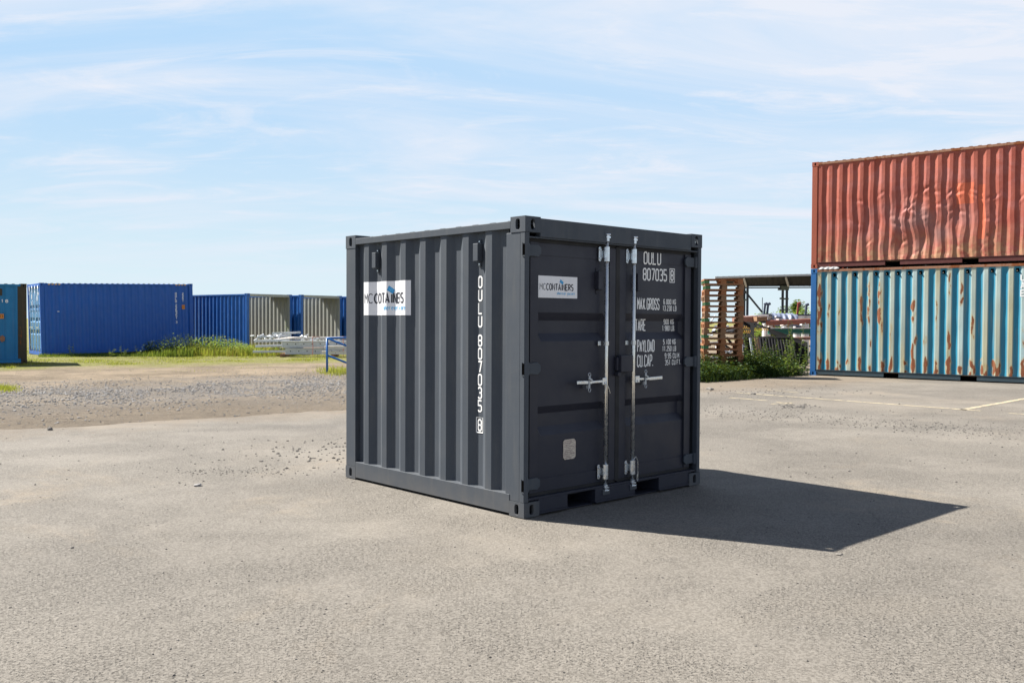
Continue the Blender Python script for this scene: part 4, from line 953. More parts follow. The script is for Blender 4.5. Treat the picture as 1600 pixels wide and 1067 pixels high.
# three cobalt containers with their ends open
def open_container(u, D, label):
    dx, dy = .788, -.616; c0 = at(u, 540, D); o = (c0.x - 6.058 * dx, c0.y - 6.058 * dy, 0)
    H = 2.591
    c = container(label, o, math.atan2(dy, dx), 6.058, H, M_['blue_open'], M_['blue_open'], M_['blue_open'], M_['blue_open'], M_['blue_open'], open_end=True, open_top=True, group='cobalt containers with open ends')  # roof left off so sunlight reaches the grey inner wall
    L, Wc = 6.058, 2.438
    for y, sg in ((0, 1), (Wc, -1)):
        mb = MB(); corr(mb, profile(L - .3, .278, .036, .04)[0], .166, H - .09, lambda s, d, z: (s + .15, y + sg * (.022 + d), z)); mb.build('inner_wall', M_['grey_in'], c)
    mb = MB(); corr(mb, profile(Wc - .24, .25, .045, .05)[0], .166, H - .09, lambda s, d, z: (.03 + d, s + .12, z)); mb.build('inner_wall', M_['grey_in'], c)
    mb = MB(); mb.box(L - 1.5, .06, H - .055, L - .07, Wc - .06, H - .03); mb.build('roof_shade_strip', M_['blue_open'], c)  # short roof strip added to shade the top of the inner wall
    mb = MB(); mb.box(L - 1.5, .06, H - .075, L - .07, Wc - .06, H - .0565); mb.build('shade_strip_lining', M_['grey_in'], c)
    for y in (.124, Wc - .14):
        mb = MB(); mb.box(L - .154, y - .004 if y > 1 else y, .12, L - .008, y + .012, H - .12); mb.build('door_jamb', M_['grey_in'], c)
    mb = MB(); mb.box(L - .0035, .162, H - .128, L + .002, Wc - .162, H - .014); mb.build('lintel_face', M_['grey_in'], c)
    return c
open_container(386, 40.0, 'cobalt container with grey open end, nearest the royal blue one')
open_container(470.5, 41.8, 'cobalt container with grey open end behind the stacked aluminium beams')
open_container(549, 43.6, 'cobalt container half hidden behind the dark container, rightmost of three')

# ------------------------------------------------------------------ aluminium beams piled in front of them
def beam_box(mb, p, q, w, h): mb.obox(p, q, w, h)
BD = 37.0
def metal_beam(u0, v0, u1, v1, D0, D1, w, h, label, mat='alu', holes=True):
    p, q = at(u0, v0, D0), at(u1, v1, D1)
    d = (q - p).normalized(); 
    o = thing('metal_beam', label, 'beam', p, 0, 'metal beams piled before the open containers'); pl = Vector((0, 0, 0)); ql = q - p
    mb = MB(); a = d.cross(Vector((0, 0, 1))).normalized()
    up = Vector((0, 0, 1)); th = h * .14
    mb.obox(pl + up * (h / 2 - th / 2), ql + up * (h / 2 - th / 2), w, th); mb.obox(pl - up * (h / 2 - th / 2), ql - up * (h / 2 - th / 2), w, th)
    mb.obox(pl, ql, w * .82, h - 2 * th); mb.build('profile', M_[mat], o, .004)
    if holes:
        mb = MB(); Ln_ = ql.length; n = int(Ln_ / .32)
        for k in range(n):
            c = pl + d * (.2 + k * .32); f = a * (w * .41 + .001); mb.tube([c + f, c + f + a * .0025], h * .09, 8)
        for k in range(n): 
            c = pl + d * (.2 + k * .32) ; f = -a * (w * .41 + .001); mb.tube([c + f, c + f - a * .0025], h * .09, 8)
        mb.build('bolt_holes', M_['dark_steel'], o)
    return o
metal_beam(446, 548.5, 640, 548.5, 36.6, 37.6, .35, .25, 'long grey beam with bolt holes at the bottom of the pile front')
metal_beam(441, 537.5, 640, 536.5, 36.6, 37.6, .32, .26, 'long grey beam with bolt holes, top of the front pile')
metal_beam(461, 528.5, 640, 527, 38.2, 39.0, .30, .10, 'pale beam lying highest at the back of the pile', 'white_steel', False)
metal_beam(503, 551, 640, 552, 35.9, 36.5, .20, .12, 'short white beam lying in front behind the blue railing', 'white_steel', True)
metal_beam(507, 542.5, 640, 541, 36.0, 36.6, .20, .10, 'white beam on top of the short front one behind the railing', 'white_steel', False)
for i, (u0, v0, u1, v1, D, lab) in enumerate(((397, 533, 452, 531.5, 37.3, 'upper'), (399, 541, 447, 539.5, 37.0, 'middle'), (395, 549.5, 450, 549, 36.8, 'lower'), (402, 526.5, 455, 524, 38.0, 'highest'), (425, 521, 470, 519.5, 39.0, 'rearmost'))):
    metal_beam(u0, v0, u1, v1, D, D + .3, .12, .085, lab + ' thin grey rail sticking out at the ragged left end of the pile', 'alu', False)
# slanting pale channel
metal_beam(432, 531, 462, 527.5, 37.6, 39.2, .3, .08, 'slanting pale channel between the thin rails and the long beams', 'white_steel', False)
for i, (u, lab) in enumerate(((488.5, 'left'), (536, 'right'))):
    mb = MB(); a = at(u, 527, 36.45); b = at(u, 556, 36.38); mb.tube([a + Vector((0, 1.3, .0)), a + Vector((0, .1, .02)), a, at(u + .5, 541, 36.32), b], .012, 6); tag(mb.build('strap', M_['alu_red']), 'thin red strap round the beams, %s one of two' % lab, 'strap')
mb = MB()
rb = random.Random(3)
for i in range(46):
    u = rb.uniform(396, 440) if i < 30 else rb.uniform(470, 500); v = rb.uniform(524, 534); D = rb.uniform(37.5, 38.6); p = at(u, v, D); a = rb.random() * 3.14
    mb.tube([p, p + Vector((cos(a) * .16, sin(a) * .16, rb.uniform(-.05, .08)))], rb.uniform(.018, .04), 7)
tag(mb.build('metal_couplers', M_['alu']), 'loose heap of grey couplers lying on the beam pile', 'couplers', kind='stuff')
for i, (u, lab) in enumerate(((440, 'left'), (520, 'right'))):
    p = gp(u, 557.5); mb = MB(); mb.box(-.06, -.05, -.01, .06, 1.1, .13); o = mb.build('wooden_bearer', M_['wood2'], bevel=.01, loc=(p.x, p.y, 0)); tag(o, 'wooden bearer under the beam pile, %s one' % lab, 'timber')

# blue railing
PD = 25.6; a = at(511, 580, PD); a.z = 0
o = thing('railing', 'bright blue tubular railing with post and sloping rails, half hidden by the dark container', 'railing', (a.x, a.y, 0))
def rel(u, v, D): return at(u, v, D) - Vector((a.x, a.y, 0))
T = rel(511, 528.5, PD)
mb = MB(); mb.tube([(0, 0, 0), (T.x, T.y, T.z)], .030, 12); mb.build('post', M_['rail_blue'], o, smooth=True)
q1 = rel(571, 552, PD + .6); q2 = rel(571, 578, PD + .6); q3 = rel(585, 526, PD + 1.6)
mb = MB(); mb.tube([T, q1], .028, 12); mb.build('rail', M_['rail_blue'], o, smooth=True)
m_ = rel(511, 555, PD); mb = MB(); mb.tube([m_, q2], .028, 12); mb.build('rail', M_['rail_blue'], o, smooth=True)
mb = MB(); mb.tube([T, q3], .028, 12); mb.build('rail', M_['rail_blue'], o, smooth=True)
mb = MB(); mb.tube([(q1.x, q1.y, 0), q1], .030, 12); mb.build('post', M_['rail_blue'], o, smooth=True)
mb = MB(); mb.tube([(q3.x, q3.y, 0), q3], .030, 12); mb.build('post', M_['rail_blue'], o, smooth=True)

# ------------------------------------------------------------------ pallet stack
PLD = 24.6
def pallet(loc, rz, wm, label):
    o = thing('pallet', label, 'pallet', loc, rz, 'wooden pallets stacked high beside the dark container')
    L, Wp = 1.02, .80
    mb = MB()
    for k in range(5): x = k * (L - .13) / 4; 
    for k in range(5):
        y = k * (Wp - .13) / 4; mb.box(0, y, .122, L, y + .13, .144)
    mb.build('deck', wm, o)
    mb = MB()
    for x in (0, L / 2 - .05, L - .10): mb.box(x, 0, .100, x + .10, Wp, .1215)
    mb.build('cross_boards', wm, o)
    for x in (0, L / 2 - .07, L - .14):
        for y in (0, Wp / 2 - .05, Wp - .10):
            mb = MB(); mb.box(x, y + .004, .0225, x + .14, y + .10, .0995); mb.build('block', wm if x > .1 else M_['wood_green'] if int(loc[2] * 7) % 2 else wm, o)
    mb = MB()
    for y in (0, Wp / 2 - .05, Wp - .10): mb.box(0, y, 0, L, y + .10, .022)
    mb.build('base_boards', wm, o); return o
pb = gp(1100, 590); 
pr0 = at(1100, 560, PLD)
ordn = ['lowest', 'second', 'third', 'fourth', 'fifth', 'sixth', 'seventh', 'eighth', 'ninth', 'tenth', 'eleventh', 'twelfth', 'thirteenth', 'fourteenth', 'fifteenth', 'sixteenth', 'seventeenth', 'topmost']
rp = random.Random(11); protos = None; PROT = {}
for k in range(18):
    wm = M_['wood'] if k in (0, 3, 4, 5, 6, 9, 17, 12, 15) else M_['wood2']
    key = (wm.name, k % 3)
    loc = (pr0.x + rp.uniform(-.018, .018), pr0.y + rp.uniform(-.02, .02), (.1448 * k)); rz = radians(-6 + rp.uniform(-1.1, 1.1))
    lab = ('%s wooden pallet of the tall stack beside the dark container' % ordn[k]) if k not in (0, 17) else ('%s wooden pallet of the tall stack, %s' % (ordn[k], 'sunk in the weeds' if k == 0 else 'with the sky behind it'))
    if key not in PROT: PROT[key] = pallet(loc, rz, wm, lab)
    else:
        c = copy_tree(PROT[key]); c.location = loc; c.rotation_euler = (0, 0, rz); c['label'] = lab

# ------------------------------------------------------------------ open shed behind
SD = 40.0
a = at(1117, 431, SD); sh = thing('open_shed', 'open shed with sloping dark roof sheet on slim steel posts behind the pallets', 'shed', (a.x, a.y, 0))
def rs(u, v, D): return at(u, v, D) - Vector((a.x, a.y, 0))
P0, P1 = rs(1117, 433, SD), rs(1262, 429, SD); P2, P3 = rs(1262, 446.3, SD + 6), rs(1122, 446.3, SD + 6)
P1 = P0 + (P1 - P0) * 1.8; P2 = P3 + (P2 - P3) * 1.8
mb = MB(); n = 60; v = []
for i in range(n + 1):
    f0 = P0.lerp(P1, i / n); f1 = P3.lerp(P2, i / n); w = .03 * (i % 2); v += [f0 + Vector((0, 0, w)), f1 + Vector((0, 0, w)), f0 + Vector((0, 0, w - .04)), f1 + Vector((0, 0, w - .04))]
mb.add(v, [(4 * i, 4 * i + 4, 4 * i + 5, 4 * i + 1) for i in range(n)] + [(4 * i + 2, 4 * i + 3, 4 * i + 7, 4 * i + 6) for i in range(n)] + [(4 * i, 4 * i + 2, 4 * i + 6, 4 * i + 4) for i in range(n)]); mb.build('roof', M_['shed_roof'], sh)
mb = MB(); mb.obox(P0 + Vector((0, -.02, -.02)), P1 + Vector((0, -.02, -.02)), .04, .08); mb.build('fascia', M_['shed_edge'], sh)
def shpost(u, D, w=.10, vt=447):
    b_ = rs(u, 500, D); tt = rs(u, vt, D); mb = MB(); mb.box(b_.x - w / 2, b_.y - w / 2, 0, b_.x + w / 2, b_.y + w / 2, tt.z); mb.build('post', M_['slate'], sh)
for u, D in ((1162.5, SD + 5.6), (1167.5, SD + 5.0), (1222.5, SD + 5.6), (1229, SD + 5.0), (1290, SD + 5.3)): shpost(u, D)
for v0 in (446.8, 449.8): mb = MB(); mb.obox(rs(1160, v0, SD + 5.3), rs(1290, v0 - .6, SD + 5.3), .08, .055); mb.build('beam', M_['slate'], sh)
for u in (1163, 1229): mb = MB(); mb.obox(rs(u - 1, 433, SD + .6), rs(u + 3, 447, SD + 5.0), .08, .10); mb.build('rafter', M_['shed_edge'], sh)
mb = MB(); mb.obox(rs(1164, 455, SD + 5.3), rs(1191, 488, SD + 5.3), .08, .08); mb.build('brace', M_['slate'], sh)
mb = MB(); q = rs(1220, 453.5, SD + 4.9); q2 = rs(1233, 446.5, SD + 4.9); mb.box(q.x, q.y, q.z, q2.x, q.y + .2, q2.z); mb.build('switch_box', M_['box_grey'], sh, .01)
mb = MB(); q = rs(1217, 453.5, SD + 4.95); mb.box(q.x, q.y, q.z, q.x + .1, q.y + .2, q.z + .15); mb.build('switch_box', M_['slate'], sh)
for u, v0, D in ((1163, 468.5, SD + 5.5), (1228, 467, SD + 4.9), (1221, 466.5, SD + 5.5), (1221, 485, SD + 5.5)):
    q = rs(u, v0, D); mb = MB(); mb.box(q.x - .11, q.y - .08, q.z - .04, q.x + .11, q.y - .055, q.z + .04); mb.build('bracket', M_['box_grey'], sh)

# ------------------------------------------------------------------ scrap and materials behind the weeds
def scrap_bar(name, label, cat, p, q, w, h, mat, bevel=.006, group=None):
    mb = MB(); mb.obox(Vector((0, 0, 0)), q - p, w, h); o = mb.build(name, M_[mat], bevel=bevel, loc=tuple(p)); return tag(o, label, cat, group)
# dark steel ramp: side girders with punched tread between
rmp = thing('loading_ramp', 'dark steel loading ramp with punched treads sloping down to the right behind the weeds', 'ramp', tuple(at(1176, 505, 30)))
o0 = at(1176, 505, 30)
A0, A1, A2, A3 = at(1174, 504.5, 30) - o0, at(1262, 540, 27.5) - o0, at(1174, 521, 30) - o0, at(1262, 548, 27.5) - o0
def slab(mb, pts, th=Vector((0, .04, 0))):
    n = len(pts); mb.add([p for p in pts] + [p + th for p in pts], [tuple(range(n)), tuple(range(2 * n - 1, n - 1, -1))] + [(i, i + n, (i + 1) % n + n, (i + 1) % n) for i in range(n)])
g0 = at(1174, 504.5, 30) - o0; g1 = at(1180, 503.5, 30) - o0
mb = MB(); slab(mb, [at(1179, 504, 29.9) - o0, at(1262, 535, 28) - o0, at(1262, 543, 28) - o0, at(1236, 531, 28.6) - o0, at(1205, 522, 29.3) - o0, at(1200, 513, 29.4) - o0, at(1179, 508.5, 29.9) - o0]); mb.build('side_girder', M_['dark_steel'], rmp)
mb = MB(); slab(mb, [at(1173, 504, 30.1) - o0, at(1178.5, 504, 29.9) - o0, at(1178.5, 527, 29.9) - o0, at(1173, 527, 30.1) - o0]); mb.build('end_frame', M_['dark_steel'], rmp)
mb = MB(); mb.obox(at(1174, 527.5, 30) - o0, at(1236, 526, 28.6) - o0, .10, .06); mb.obox(at(1179, 511.5, 30.3) - o0, at(1203, 512, 29.6) - o0, .05, .04); mb.build('lower_chord', M_['dark_steel'], rmp)
mb = MB()
for k in range(9): mb.obox(at(1178 + k * 2.9, 512.2, 30.2) - o0, at(1180.2 + k * 2.9, 516.6, 30.2) - o0, .035, .02)
for k in range(5): mb.obox(at(1160 + k * 3, 509.5, 31) - o0, at(1162 + k * 3, 513.6, 31) - o0, .035, .02)
for k in range(5): mb.obox(at(1160 + k * 3, 516.5, 31) - o0, at(1162 + k * 3, 520.6, 31) - o0, .035, .02)
mb.build('lit_tread_slots', M_['yellow'], rmp)  # yellow bars paint the light showing in the punched holes
mb = MB(); slab(mb, [at(1158, 503, 31.5) - o0, at(1173, 503, 31) - o0, at(1173, 527, 31) - o0, at(1158, 527, 31.5) - o0]); mb.build('tread_plate', M_['dark_steel'], rmp)
for k in range(13):
    u = 1183 + k * 4.6; scrap = MB(); p = at(u + 6 + k * .3, 560, 28.6 - k * .05); p.z = 0; q = at(u, 528 + k * .35, 29.2 - k * .05)
    scrap.tube([(0, 0, 0), tuple(q - p)], .030, 8); o = scrap.build('steel_tube', M_['dark_tube'], smooth=True, loc=tuple(p))
    tag(o, 'dark steel tube leaning in the row under the loading ramp', 'tube', 'dark tubes leaning under the ramp')
mb = MB(); slab(mb, [at(1163, 527, 31) - o0, at(1235, 528, 31) - o0, at(1262, 541, 31) - o0, at(1262, 572, 31) - o0, at(1163, 572, 31) - o0]); mb.build('dark_backing', M_['dark_steel'], rmp)  # sheet added behind the tubes to keep the gaps dark
for k, (u, du) in enumerate(((1172, 8), (1180, 9), (1184, 10))):
    p = at(u + du, 565, 27.4); p.z = 0; q = at(u, 528, 27.9); mb = MB(); mb.obox((0, 0, 0), q - p, .06, .03); o = mb.build('plank', M_['wood2'] if k else M_['alu'], loc=tuple(p)); tag(o, ('weathered plank leaning on the ramp, %s one' % ('left', 'middle', 'right')[k]), 'plank')
scrap_bar('pipe', 'red-brown steel pipe lying across the yard behind the ramp', 'pipe', at(1198, 504.5, 34), at(1275, 501.5, 34.6), .18, .18, 'red_pipe', .05)
gb = thing('steel_beam', 'green steel beam with pale flanges behind the ramp', 'beam', tuple(at(1200, 517, 33)))
q = at(1280, 517, 33) - at(1200, 517, 33)
mb = MB(); mb.obox((0, 0, 0), q, .04, .16); mb.build('web', M_['green_steel'], gb)
for dz in (.10, -.10): mb = MB(); mb.obox((0, -.03, dz), q + Vector((0, -.03, dz)), .16, .03); mb.build('flange', M_['white_steel' if dz > 0 else 'green_steel'], gb)
scrap_bar('plank', 'reddish plank lying under the green beam', 'plank', at(1225, 530, 31.5), at(1275, 528, 31.5), .25, .10, 'wood_red')
scrap_bar('plank', 'pale board lying on top of the timber by the white post', 'plank', at(1158, 495, 35), at(1199, 492.5, 35), .4, .05, 'white_steel')
scrap_bar('timber_stack', 'short stack of pinkish timber between pallets and white post', 'timber', at(1150, 500.5, 34.5), at(1178, 499, 34.8), .5, .24, 'wood_red')
scrap_bar('crate', 'low brown crate left of the white post', 'crate', at(1180, 498.5, 34.2), at(1196, 498, 34.2), .5, .16, 'wood2')
# sheeting-wrapped bundle: draped surface with folds
p = at(1203, 495, 35.5); q = at(1243, 495, 35.5); Lx = (q - p).length; mb = MB(); nx, nt = 40, 12; v = []
for i in range(nx + 1):
    for j in range(nt + 1):
        an = pi * j / nt; r = .34 + .05 * noise.noise(Vector((i * .22, j * .4, 2))) + .012 * abs(sin(i * .45 + j * .3)); v.append((Lx * i / nx, -cos(an) * r * 1.3, -.36 + sin(an) * r * 1.4))
mb.add(v, [(i * (nt + 1) + j, (i + 1) * (nt + 1) + j, (i + 1) * (nt + 1) + j + 1, i * (nt + 1) + j + 1) for i in range(nx) for j in range(nt)]); o = mb.build('wrapped_bundle', M_['sheet'], loc=(p.x, p.y, p.z), smooth=True); tag(o, 'long bundle wrapped in blue-grey sheeting behind the red-brown pipe', 'bundle')
p = at(1162, 512, 33.8); q = at(1172, 512, 33.8)
# valve columns
def valve(u, v0, D, pipes, label, pm, wdt=.30):
    c = at(u, v0, D); o = thing('valve_column', label, 'valve', (c.x, c.y, 0)); z = c.z
    mb = MB(); mb.tube([(0, 0, 0), (0, 0, z - .30)], .16, 16); mb.build('column', M_['white_steel'], o, smooth=False)
    mb = MB(); mb.tube([(0, 0, z - .30), (0, 0, z - .16)], wdt * .75, 16); mb.tube([(0, 0, z - .16), (0, 0, z - .06)], wdt * 1.05, 16); mb.build('flange', M_['white_steel'], o)
    mb = MB(); mb.tube([(0, 0, z - .06), (0, 0, z)], wdt * 1.15, 16); mb.build('rim', M_['slate'], o)
    for dx, h in pipes:
        mb = MB(); mb.tube([(dx, 0, z), (dx + .02, 0, z + h * .6), (dx + .04, 0, z + h)], .045, 8); mb.tube([(dx + .0, 0, z + h - .02), (dx + .12, 0, z + h + .03)], .055, 8); mb.build('pipe', M_[pm], o)
    return o
valve(1197.5, 490.5, 36, ((-.09, .38), (.03, .38)), 'white valve column with two short dark bent pipes on top', 'slate', .27)
valve(1246, 491, 37, ((-.0, .42),), 'white valve column with a dark red pipe on top', 'valve_red', .26)
valve(1258, 491, 37.5, ((.02, .38),), 'white valve column half hidden behind the blue corner post', 'slate', .24)
mb = MB(); p = at(1191, 490, 46); q = at(1191, 465, 46); mb.tube([(0, 0, 0), (0, 0, q.z)], .018, 6); tag(mb.build('mast', M_['slate'], loc=(p.x, p.y, 0)), 'very thin mast standing left of the two bent pipes', 'mast')
mb = MB()
for i in range(70):
    u = rb.uniform(1160, 1262); p = at(u, rb.uniform(497, 512), rb.uniform(34, 36.5)); a_ = rb.random() * 3.14; L_ = rb.uniform(.1, .4); mb.obox(p, p + Vector((cos(a_) * L_, sin(a_) * L_, rb.uniform(-.1, .1))), rb.uniform(.04, .12), rb.uniform(.03, .10), rb.randrange(4))
tag(mb.build('metal_scrap', [M_['white_steel'], M_['alu'], M_['slate'], M_['wood2']]), 'heap of mixed steel and timber offcuts behind the ramp', 'scrap', kind='stuff')
mb = MB()
for i in range(40):
    u = rb.uniform(1100, 1160); p = at(u, rb.uniform(500, 565), rb.uniform(29, 33)); p.z = max(.05, p.z); a_ = rb.random() * 3.14; L_ = rb.uniform(.2, .9); mb.obox(p, p + Vector((cos(a_) * L_, sin(a_) * L_, rb.uniform(-.3, .3))), rb.uniform(.03, .10), rb.uniform(.03, .08), rb.randrange(3))
tag(mb.build('metal_scrap', [M_['dark_tube'], M_['alu'], M_['dark_steel']]), 'heap of dark metal offcuts seen through the pallet stack', 'scrap', kind='stuff')

# ------------------------------------------------------------------ vegetation
def leaf(mb, p, d, L, w, mi=0, droop=.25):
    d = d.normalized(); sd_ = d.cross(Vector((0, 0, 1))); sd_ = sd_.normalized() if sd_.length > .05 else Vector((1, 0, 0)); up = sd_.cross(d)
    a = random.uniform(-.7, .7); sd_ = sd_ * cos(a) + up * sin(a)
    m = p + d * L * .45 + Vector((0, 0, -.02 * L)); e = p + d * L + Vector((0, 0, -droop * L))
    mb.add([p, m + sd_ * w / 2, e, m - sd_ * w / 2], [(0, 1, 2), (0, 2, 3)], mi)
def weed(p, h, n, label, mat='leaf', lw=.05, ll=.14, spread=.25, cat='weed', name='weed', group=None):
    o = thing(name, label, cat, tuple(p), random.random() * 6, group); st, lf_ = MB(), MB()
    for k in range(n):
        a = random.random() * 6.28; r = random.uniform(0, spread * .4); hh = h * random.uniform(.6, 1); base = Vector((cos(a) * r, sin(a) * r, 0)); tip = base + Vector((cos(a) * spread * random.random(), sin(a) * spread * random.random(), hh))
        pts = [base.lerp(tip, i / 4) + Vector((.02 * random.uniform(-1, 1), .02 * random.uniform(-1, 1), 0)) * (i > 0) for i in range(5)]; st.tube(pts, [.007, .006, .005, .004, .002], 4)
        m = int(hh / .045)
        for j in range(m):
            q = base.lerp(tip, (j + 1) / m); b = random.random() * 6.28; s_ = 1.15 - .75 * j / m
            leaf(lf_, q, Vector((cos(b), sin(b), .5)), ll * s_ * random.uniform(.7, 1.2), lw * s_)
    st.build('stem', M_['stem'], o); lf_.build('foliage', M_[mat], o); return o
def blades(name, label, cat, fn, n, mats, h0, h1, w=.012):
    mb = MB()
    for _ in range(n):
        r = fn()
        if r is None: continue
        p, k = r; a = random.random() * 6.28; h = random.uniform(h0, h1) * k; ln = random.uniform(.1, .5) * h
        d = Vector((cos(a), sin(a), 0)); s_ = Vector((-sin(a), cos(a), 0)) * w * random.uniform(.6, 1.4) * (.6 + k * .4); mid = p + d * ln * .35 + Vector((0, 0, h * .6))
        mb.add([p - s_, p + s_, mid + s_ * .6, mid - s_ * .6, p + d * ln + Vector((0, 0, h))], [(0, 1, 2, 3), (3, 2, 4)], random.choices(range(len(mats)), [6, 1, 1][:len(mats)])[0])
    return tag(mb.build(name, [M_[m] for m in mats]), label, cat, kind='stuff')
def grass_near():
    u = random.uniform(-40, 560); v = random.uniform(543, 579); p = gp(u, v)
    lim = 573 - u * .022; k = 1.0
    if v > lim + 4 * noise.noise(Vector((u * .03, 0, 0))):
        if random.random() > .06: return None
        k = .5
    d = noise.noise(Vector((p.x * .6, p.y * .6, 5)))
    if d < -.05 and random.random() < .8: return None
    return Vector((p.x, p.y, -.03)), k * (1 + d)
blades('grass', 'short yellow-green grass in front of the blue containers', 'grass', grass_near, 42000, ['grass', 'grass_dry'], .02, .07, .009)
def grass_tall():
    u = random.uniform(296, 470); v = random.uniform(543, 556); p = gp(u, v); k = 1 - max(0, (u - 400) / 120)
    return (Vector((p.x, p.y, -.03)), max(.25, k * (1 + .5 * noise.noise(Vector((p.x, p.y, 1))))))
blades('tall_grass', 'tall green grass and herbs at the foot of the first open container', 'grass', grass_tall, 9000, ['grass', 'leaf', 'leaf_orange'], .15, .50, .012)
def grass_foot():
    u = random.uniform(60, 302); v = random.uniform(551, 557); p = gp(u, v); k = .3 + .7 * max(0, (u - 200) / 110)
    return Vector((p.x, p.y, -.03)), k
blades('grass', 'ragged grass along the foot of the royal blue container', 'grass', grass_foot, 9000, ['leaf', 'grass'], .12, .55, .013)
def grass_rail():
    p = gp(random.gauss(528, 16), random.gauss(580, 3.0)); return Vector((p.x, p.y, -.02)), 1
blades('grass', 'thin tuft of grass round the post of the blue railing', 'grass', grass_rail, 1200, ['grass', 'grass_dry'], .04, .14, .006)
def grass_left():
    p = gp(random.gauss(2, 13), random.gauss(606, 2.4)); return Vector((p.x, p.y, -.02)), 1
blades('grass', 'small patch of green grass at the left edge beside the gravel', 'grass', grass_left, 900, ['grass'], .03, .08, .006)
def leafy(cloud_fn, n, mats, size=(.05, .12)):
    mb = MB()
    for _ in range(n):
        p = cloud_fn(); b = random.random() * 6.28; leaf(mb, p, Vector((cos(b), sin(b), random.uniform(-.3, .8))), random.uniform(*size), random.uniform(*size) * .45, random.choices(range(len(mats)), [5, 2, 1][:len(mats)])[0])
    return mb
# weeds standing along the blue container
for u, v, h, lab in ((112, 556, .55, 'pale upright weed by the foot of the royal blue container'), (170, 557, .30, 'small weed before the middle of the royal blue container'), (192, 557, .42, 'thin upright weed right of the middle of the royal blue container'), (218, 557, .40, 'weed before the right part of the royal blue container'), (254, 556, .50, 'weed just left of the right corner of the royal blue container'), (284, 556, .95, 'tall leafy weed at the right corner of the royal blue container'), (434, 553, 1.15, 'tall pale weed standing before the beam pile'), (453, 538, 1.5, 'tall green weed between the first two open containers')):
    weed(gp(u, v) if u != 453 else Vector((at(453, 538, 39.5).x, 39.5, 0)), h, 3, lab, 'leaf_lime' if u in (434, 112, 284) else 'leaf', .06, .16, .2)
mb = leafy(lambda: (lambda u, D: Vector((at(u, 540, D).x, D + 0, max(0, random.betavariate(1.3, 2.2) * (.9 + .3 * noise.noise(Vector((u * .05, 0, 0)))) * (.4 + .6 * min(1, (u - 215) / 50))))))(random.uniform(225, 300), random.uniform(36.9, 38.0)), 2600, ['leaf_shaded', 'leaf'])
tag(mb.build('undergrowth', [M_['leaf_shaded'], M_['leaf']]), 'dark undergrowth against the right end of the royal blue container', 'undergrowth', kind='stuff')
mb = leafy(lambda: (lambda u, D: Vector((at(u, 540, D).x, D, max(0, random.betavariate(1.3, 2.0) * (.85 + .3 * noise.noise(Vector((u * .05, 3, 0)))) * max(.35, 1 - max(0, u - 345) / 90)))))(random.uniform(300, 410), random.uniform(37.6, 39.6)), 5200, ['grass', 'leaf', 'leaf_orange'])
tag(mb.build('undergrowth', [M_['leaf_lime'], M_['leaf'], M_['leaf_orange']]), 'lime green undergrowth before the first open container', 'undergrowth', kind='stuff')
# bank of weeds on the right
ea, eb = gp(1096, 598), gp(1262, 586)
def bank():
    f = random.random(); p = ea.lerp(eb, f) + Vector((-.577, .817, 0)) * random.uniform(0.05, 2.0) ; dpt = (p - ea.lerp(eb, f)).length
    hh = (.30 + .30 * min(1, dpt)) * (1 + .45 * noise.noise(Vector((p.x * 1.2, p.y * 1.2, 0))))
    return Vector((p.x, p.y, random.betavariate(1.2, 1.6) * hh))
mb = leafy(bank, 24000, ['leaf_shaded', 'leaf_shaded', 'leaf'], (.04, .11)); tag(mb.build('undergrowth', [M_['leaf_shaded'], M_['leaf_shaded'], M_['leaf']]), 'dense bank of dark weeds between the asphalt and the pallets', 'undergrowth', kind='stuff')
def bank_grass():
    f = random.random(); p = ea.lerp(eb, f) + Vector((-.577, .817, 0)) * random.uniform(-.15, 1.2); return Vector((p.x, p.y, -.02)), 1 + .5 * noise.noise(Vector((p.x, p.y, 4)))
blades('tall_grass', 'dark grass along the edge of the asphalt below the pallets', 'grass', bank_grass, 2600, ['leaf_shaded'], .06, .22, .006)
rl = [(1216, 586, .62, 'leaf_lime', 'bright lime weed in the sun before the dark bank'), (1230, 587, .35, 'leaf_lime', 'small bright weed right of the big lime one'), (1242, 584, 1.55, 'leaf', 'tall leafy weed left of the blue corner post'), (1252, 583, 1.05, 'leaf', 'bushy weed against the blue corner post'), (1225, 582, 1.1, 'leaf', 'upright weed before the dark leaning tubes'), (1174, 585, 1.35, 'leaf', 'tall grey-green weed before the left end of the ramp'), (1186, 584, 1.1, 'leaf', 'weed below the planks leaning on the ramp'), (1202, 583, .85, 'leaf_shaded', 'dark weed in the middle of the weed bank'), (1140, 588, .85, 'leaf', 'weed before the right block of the pallets'), (1112, 590, .7, 'leaf_shaded', 'dark weed before the left side of the pallets'), (1160, 586, .8, 'leaf_shaded', 'dark weed at the right foot of the pallet stack')]
for u, v, h, m, lab in rl:
    p = gp(u, v); weed(p, h, 7 if h > .5 else 4, lab, m, .06, .16, .32)
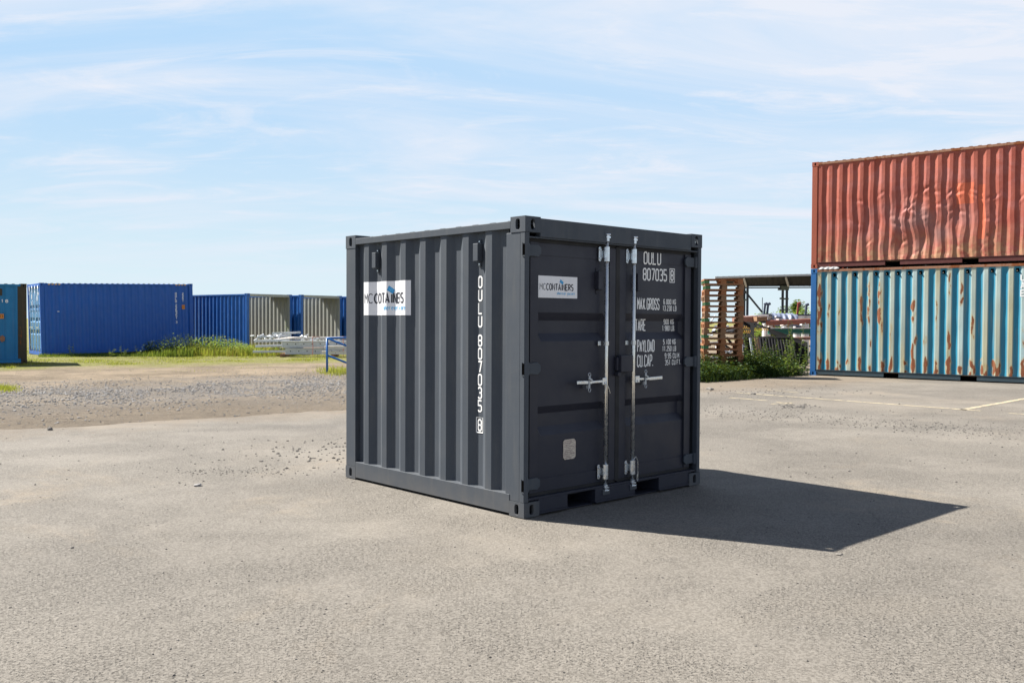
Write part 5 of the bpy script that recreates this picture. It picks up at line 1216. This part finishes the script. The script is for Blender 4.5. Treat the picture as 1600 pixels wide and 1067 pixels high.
# bushes far behind, against the sky
def bush(name, u, v, D, w, h, n, label, mat, cat='bush', trunk=True):
    c = at(u, v, D); c.z = 0; o = thing(name, label, cat, tuple(c)); lf_ = MB(); tr = MB(); rr_ = random.Random(int(u)); cl_ = []
    for k in range(16):
        a = rr_.random() * 6.28; r = w * .5 * rr_.random() ** .6; z = h * (.35 + .6 * rr_.random() * (1 - .55 * (r / (w * .5)) ** 2)); cl_.append((Vector((cos(a) * r, sin(a) * r, z)), rr_.uniform(.16, .30) * min(w, h)))
        tr.tube([(0, 0, 0), (cos(a) * r * .4, sin(a) * r * .4, z * .5), (cos(a) * r, sin(a) * r, z)], [.05, .03, .008], 5)
    for _ in range(n):
        c_, r_ = random.choice(cl_); d = Vector((random.gauss(0, 1), random.gauss(0, 1), random.gauss(0, 1))).normalized() * r_ * random.random() ** .45; b = random.random() * 6.28
        q = c_ + d; q.z = max(.05, q.z); leaf(lf_, q, Vector((cos(b), sin(b), random.uniform(-.4, .6))), random.uniform(.12, .24), random.uniform(.06, .11))
    tr.build('trunk', M_['stem'], o); lf_.build('crown', M_[mat], o); return o
bush('small_tree', 1243, 490, 58, 1.9, 3.1, 2200, 'small dark-leaved tree standing against the sky left of the blue corner post', 'leaf', 'tree')
bush('bush', 1206, 490, 56, 2.2, 2.2, 2200, 'lime green bush behind the white valve column with two pipes', 'leaf_lime')
bush('bush', 1222, 490, 57, 2.6, 2.45, 2600, 'broad lime green bush behind the slim shed posts', 'leaf_lime')
bush('bush', 1256, 490, 57, 2.0, 2.2, 1600, 'green bush just left of the blue corner post', 'leaf_lime')
bush('bush', 1186, 490, 60, 2.0, 1.75, 900, 'low olive bush at the foot of the shed brace', 'leaf')
mb = MB(); v = []                      # low sandy mound behind
for i in range(41):
    for j in range(9):
        x, y = i / 40 * 16, j / 8 * 6; v.append((x, y, 2.3 * sin(pi * j / 8) * (.75 + .25 * noise.noise(Vector((x * .4, y * .4, 0)))) * min(1, i / 8, (40 - i) / 8)))
mb.add(v, [(i * 9 + j, (i + 1) * 9 + j, (i + 1) * 9 + j + 1, i * 9 + j + 1) for i in range(40) for j in range(8)])
p = at(1120, 490, 75); tag(mb.build('mound', M_['ground'], loc=(p.x, p.y, -.05), smooth=True), kind='structure')
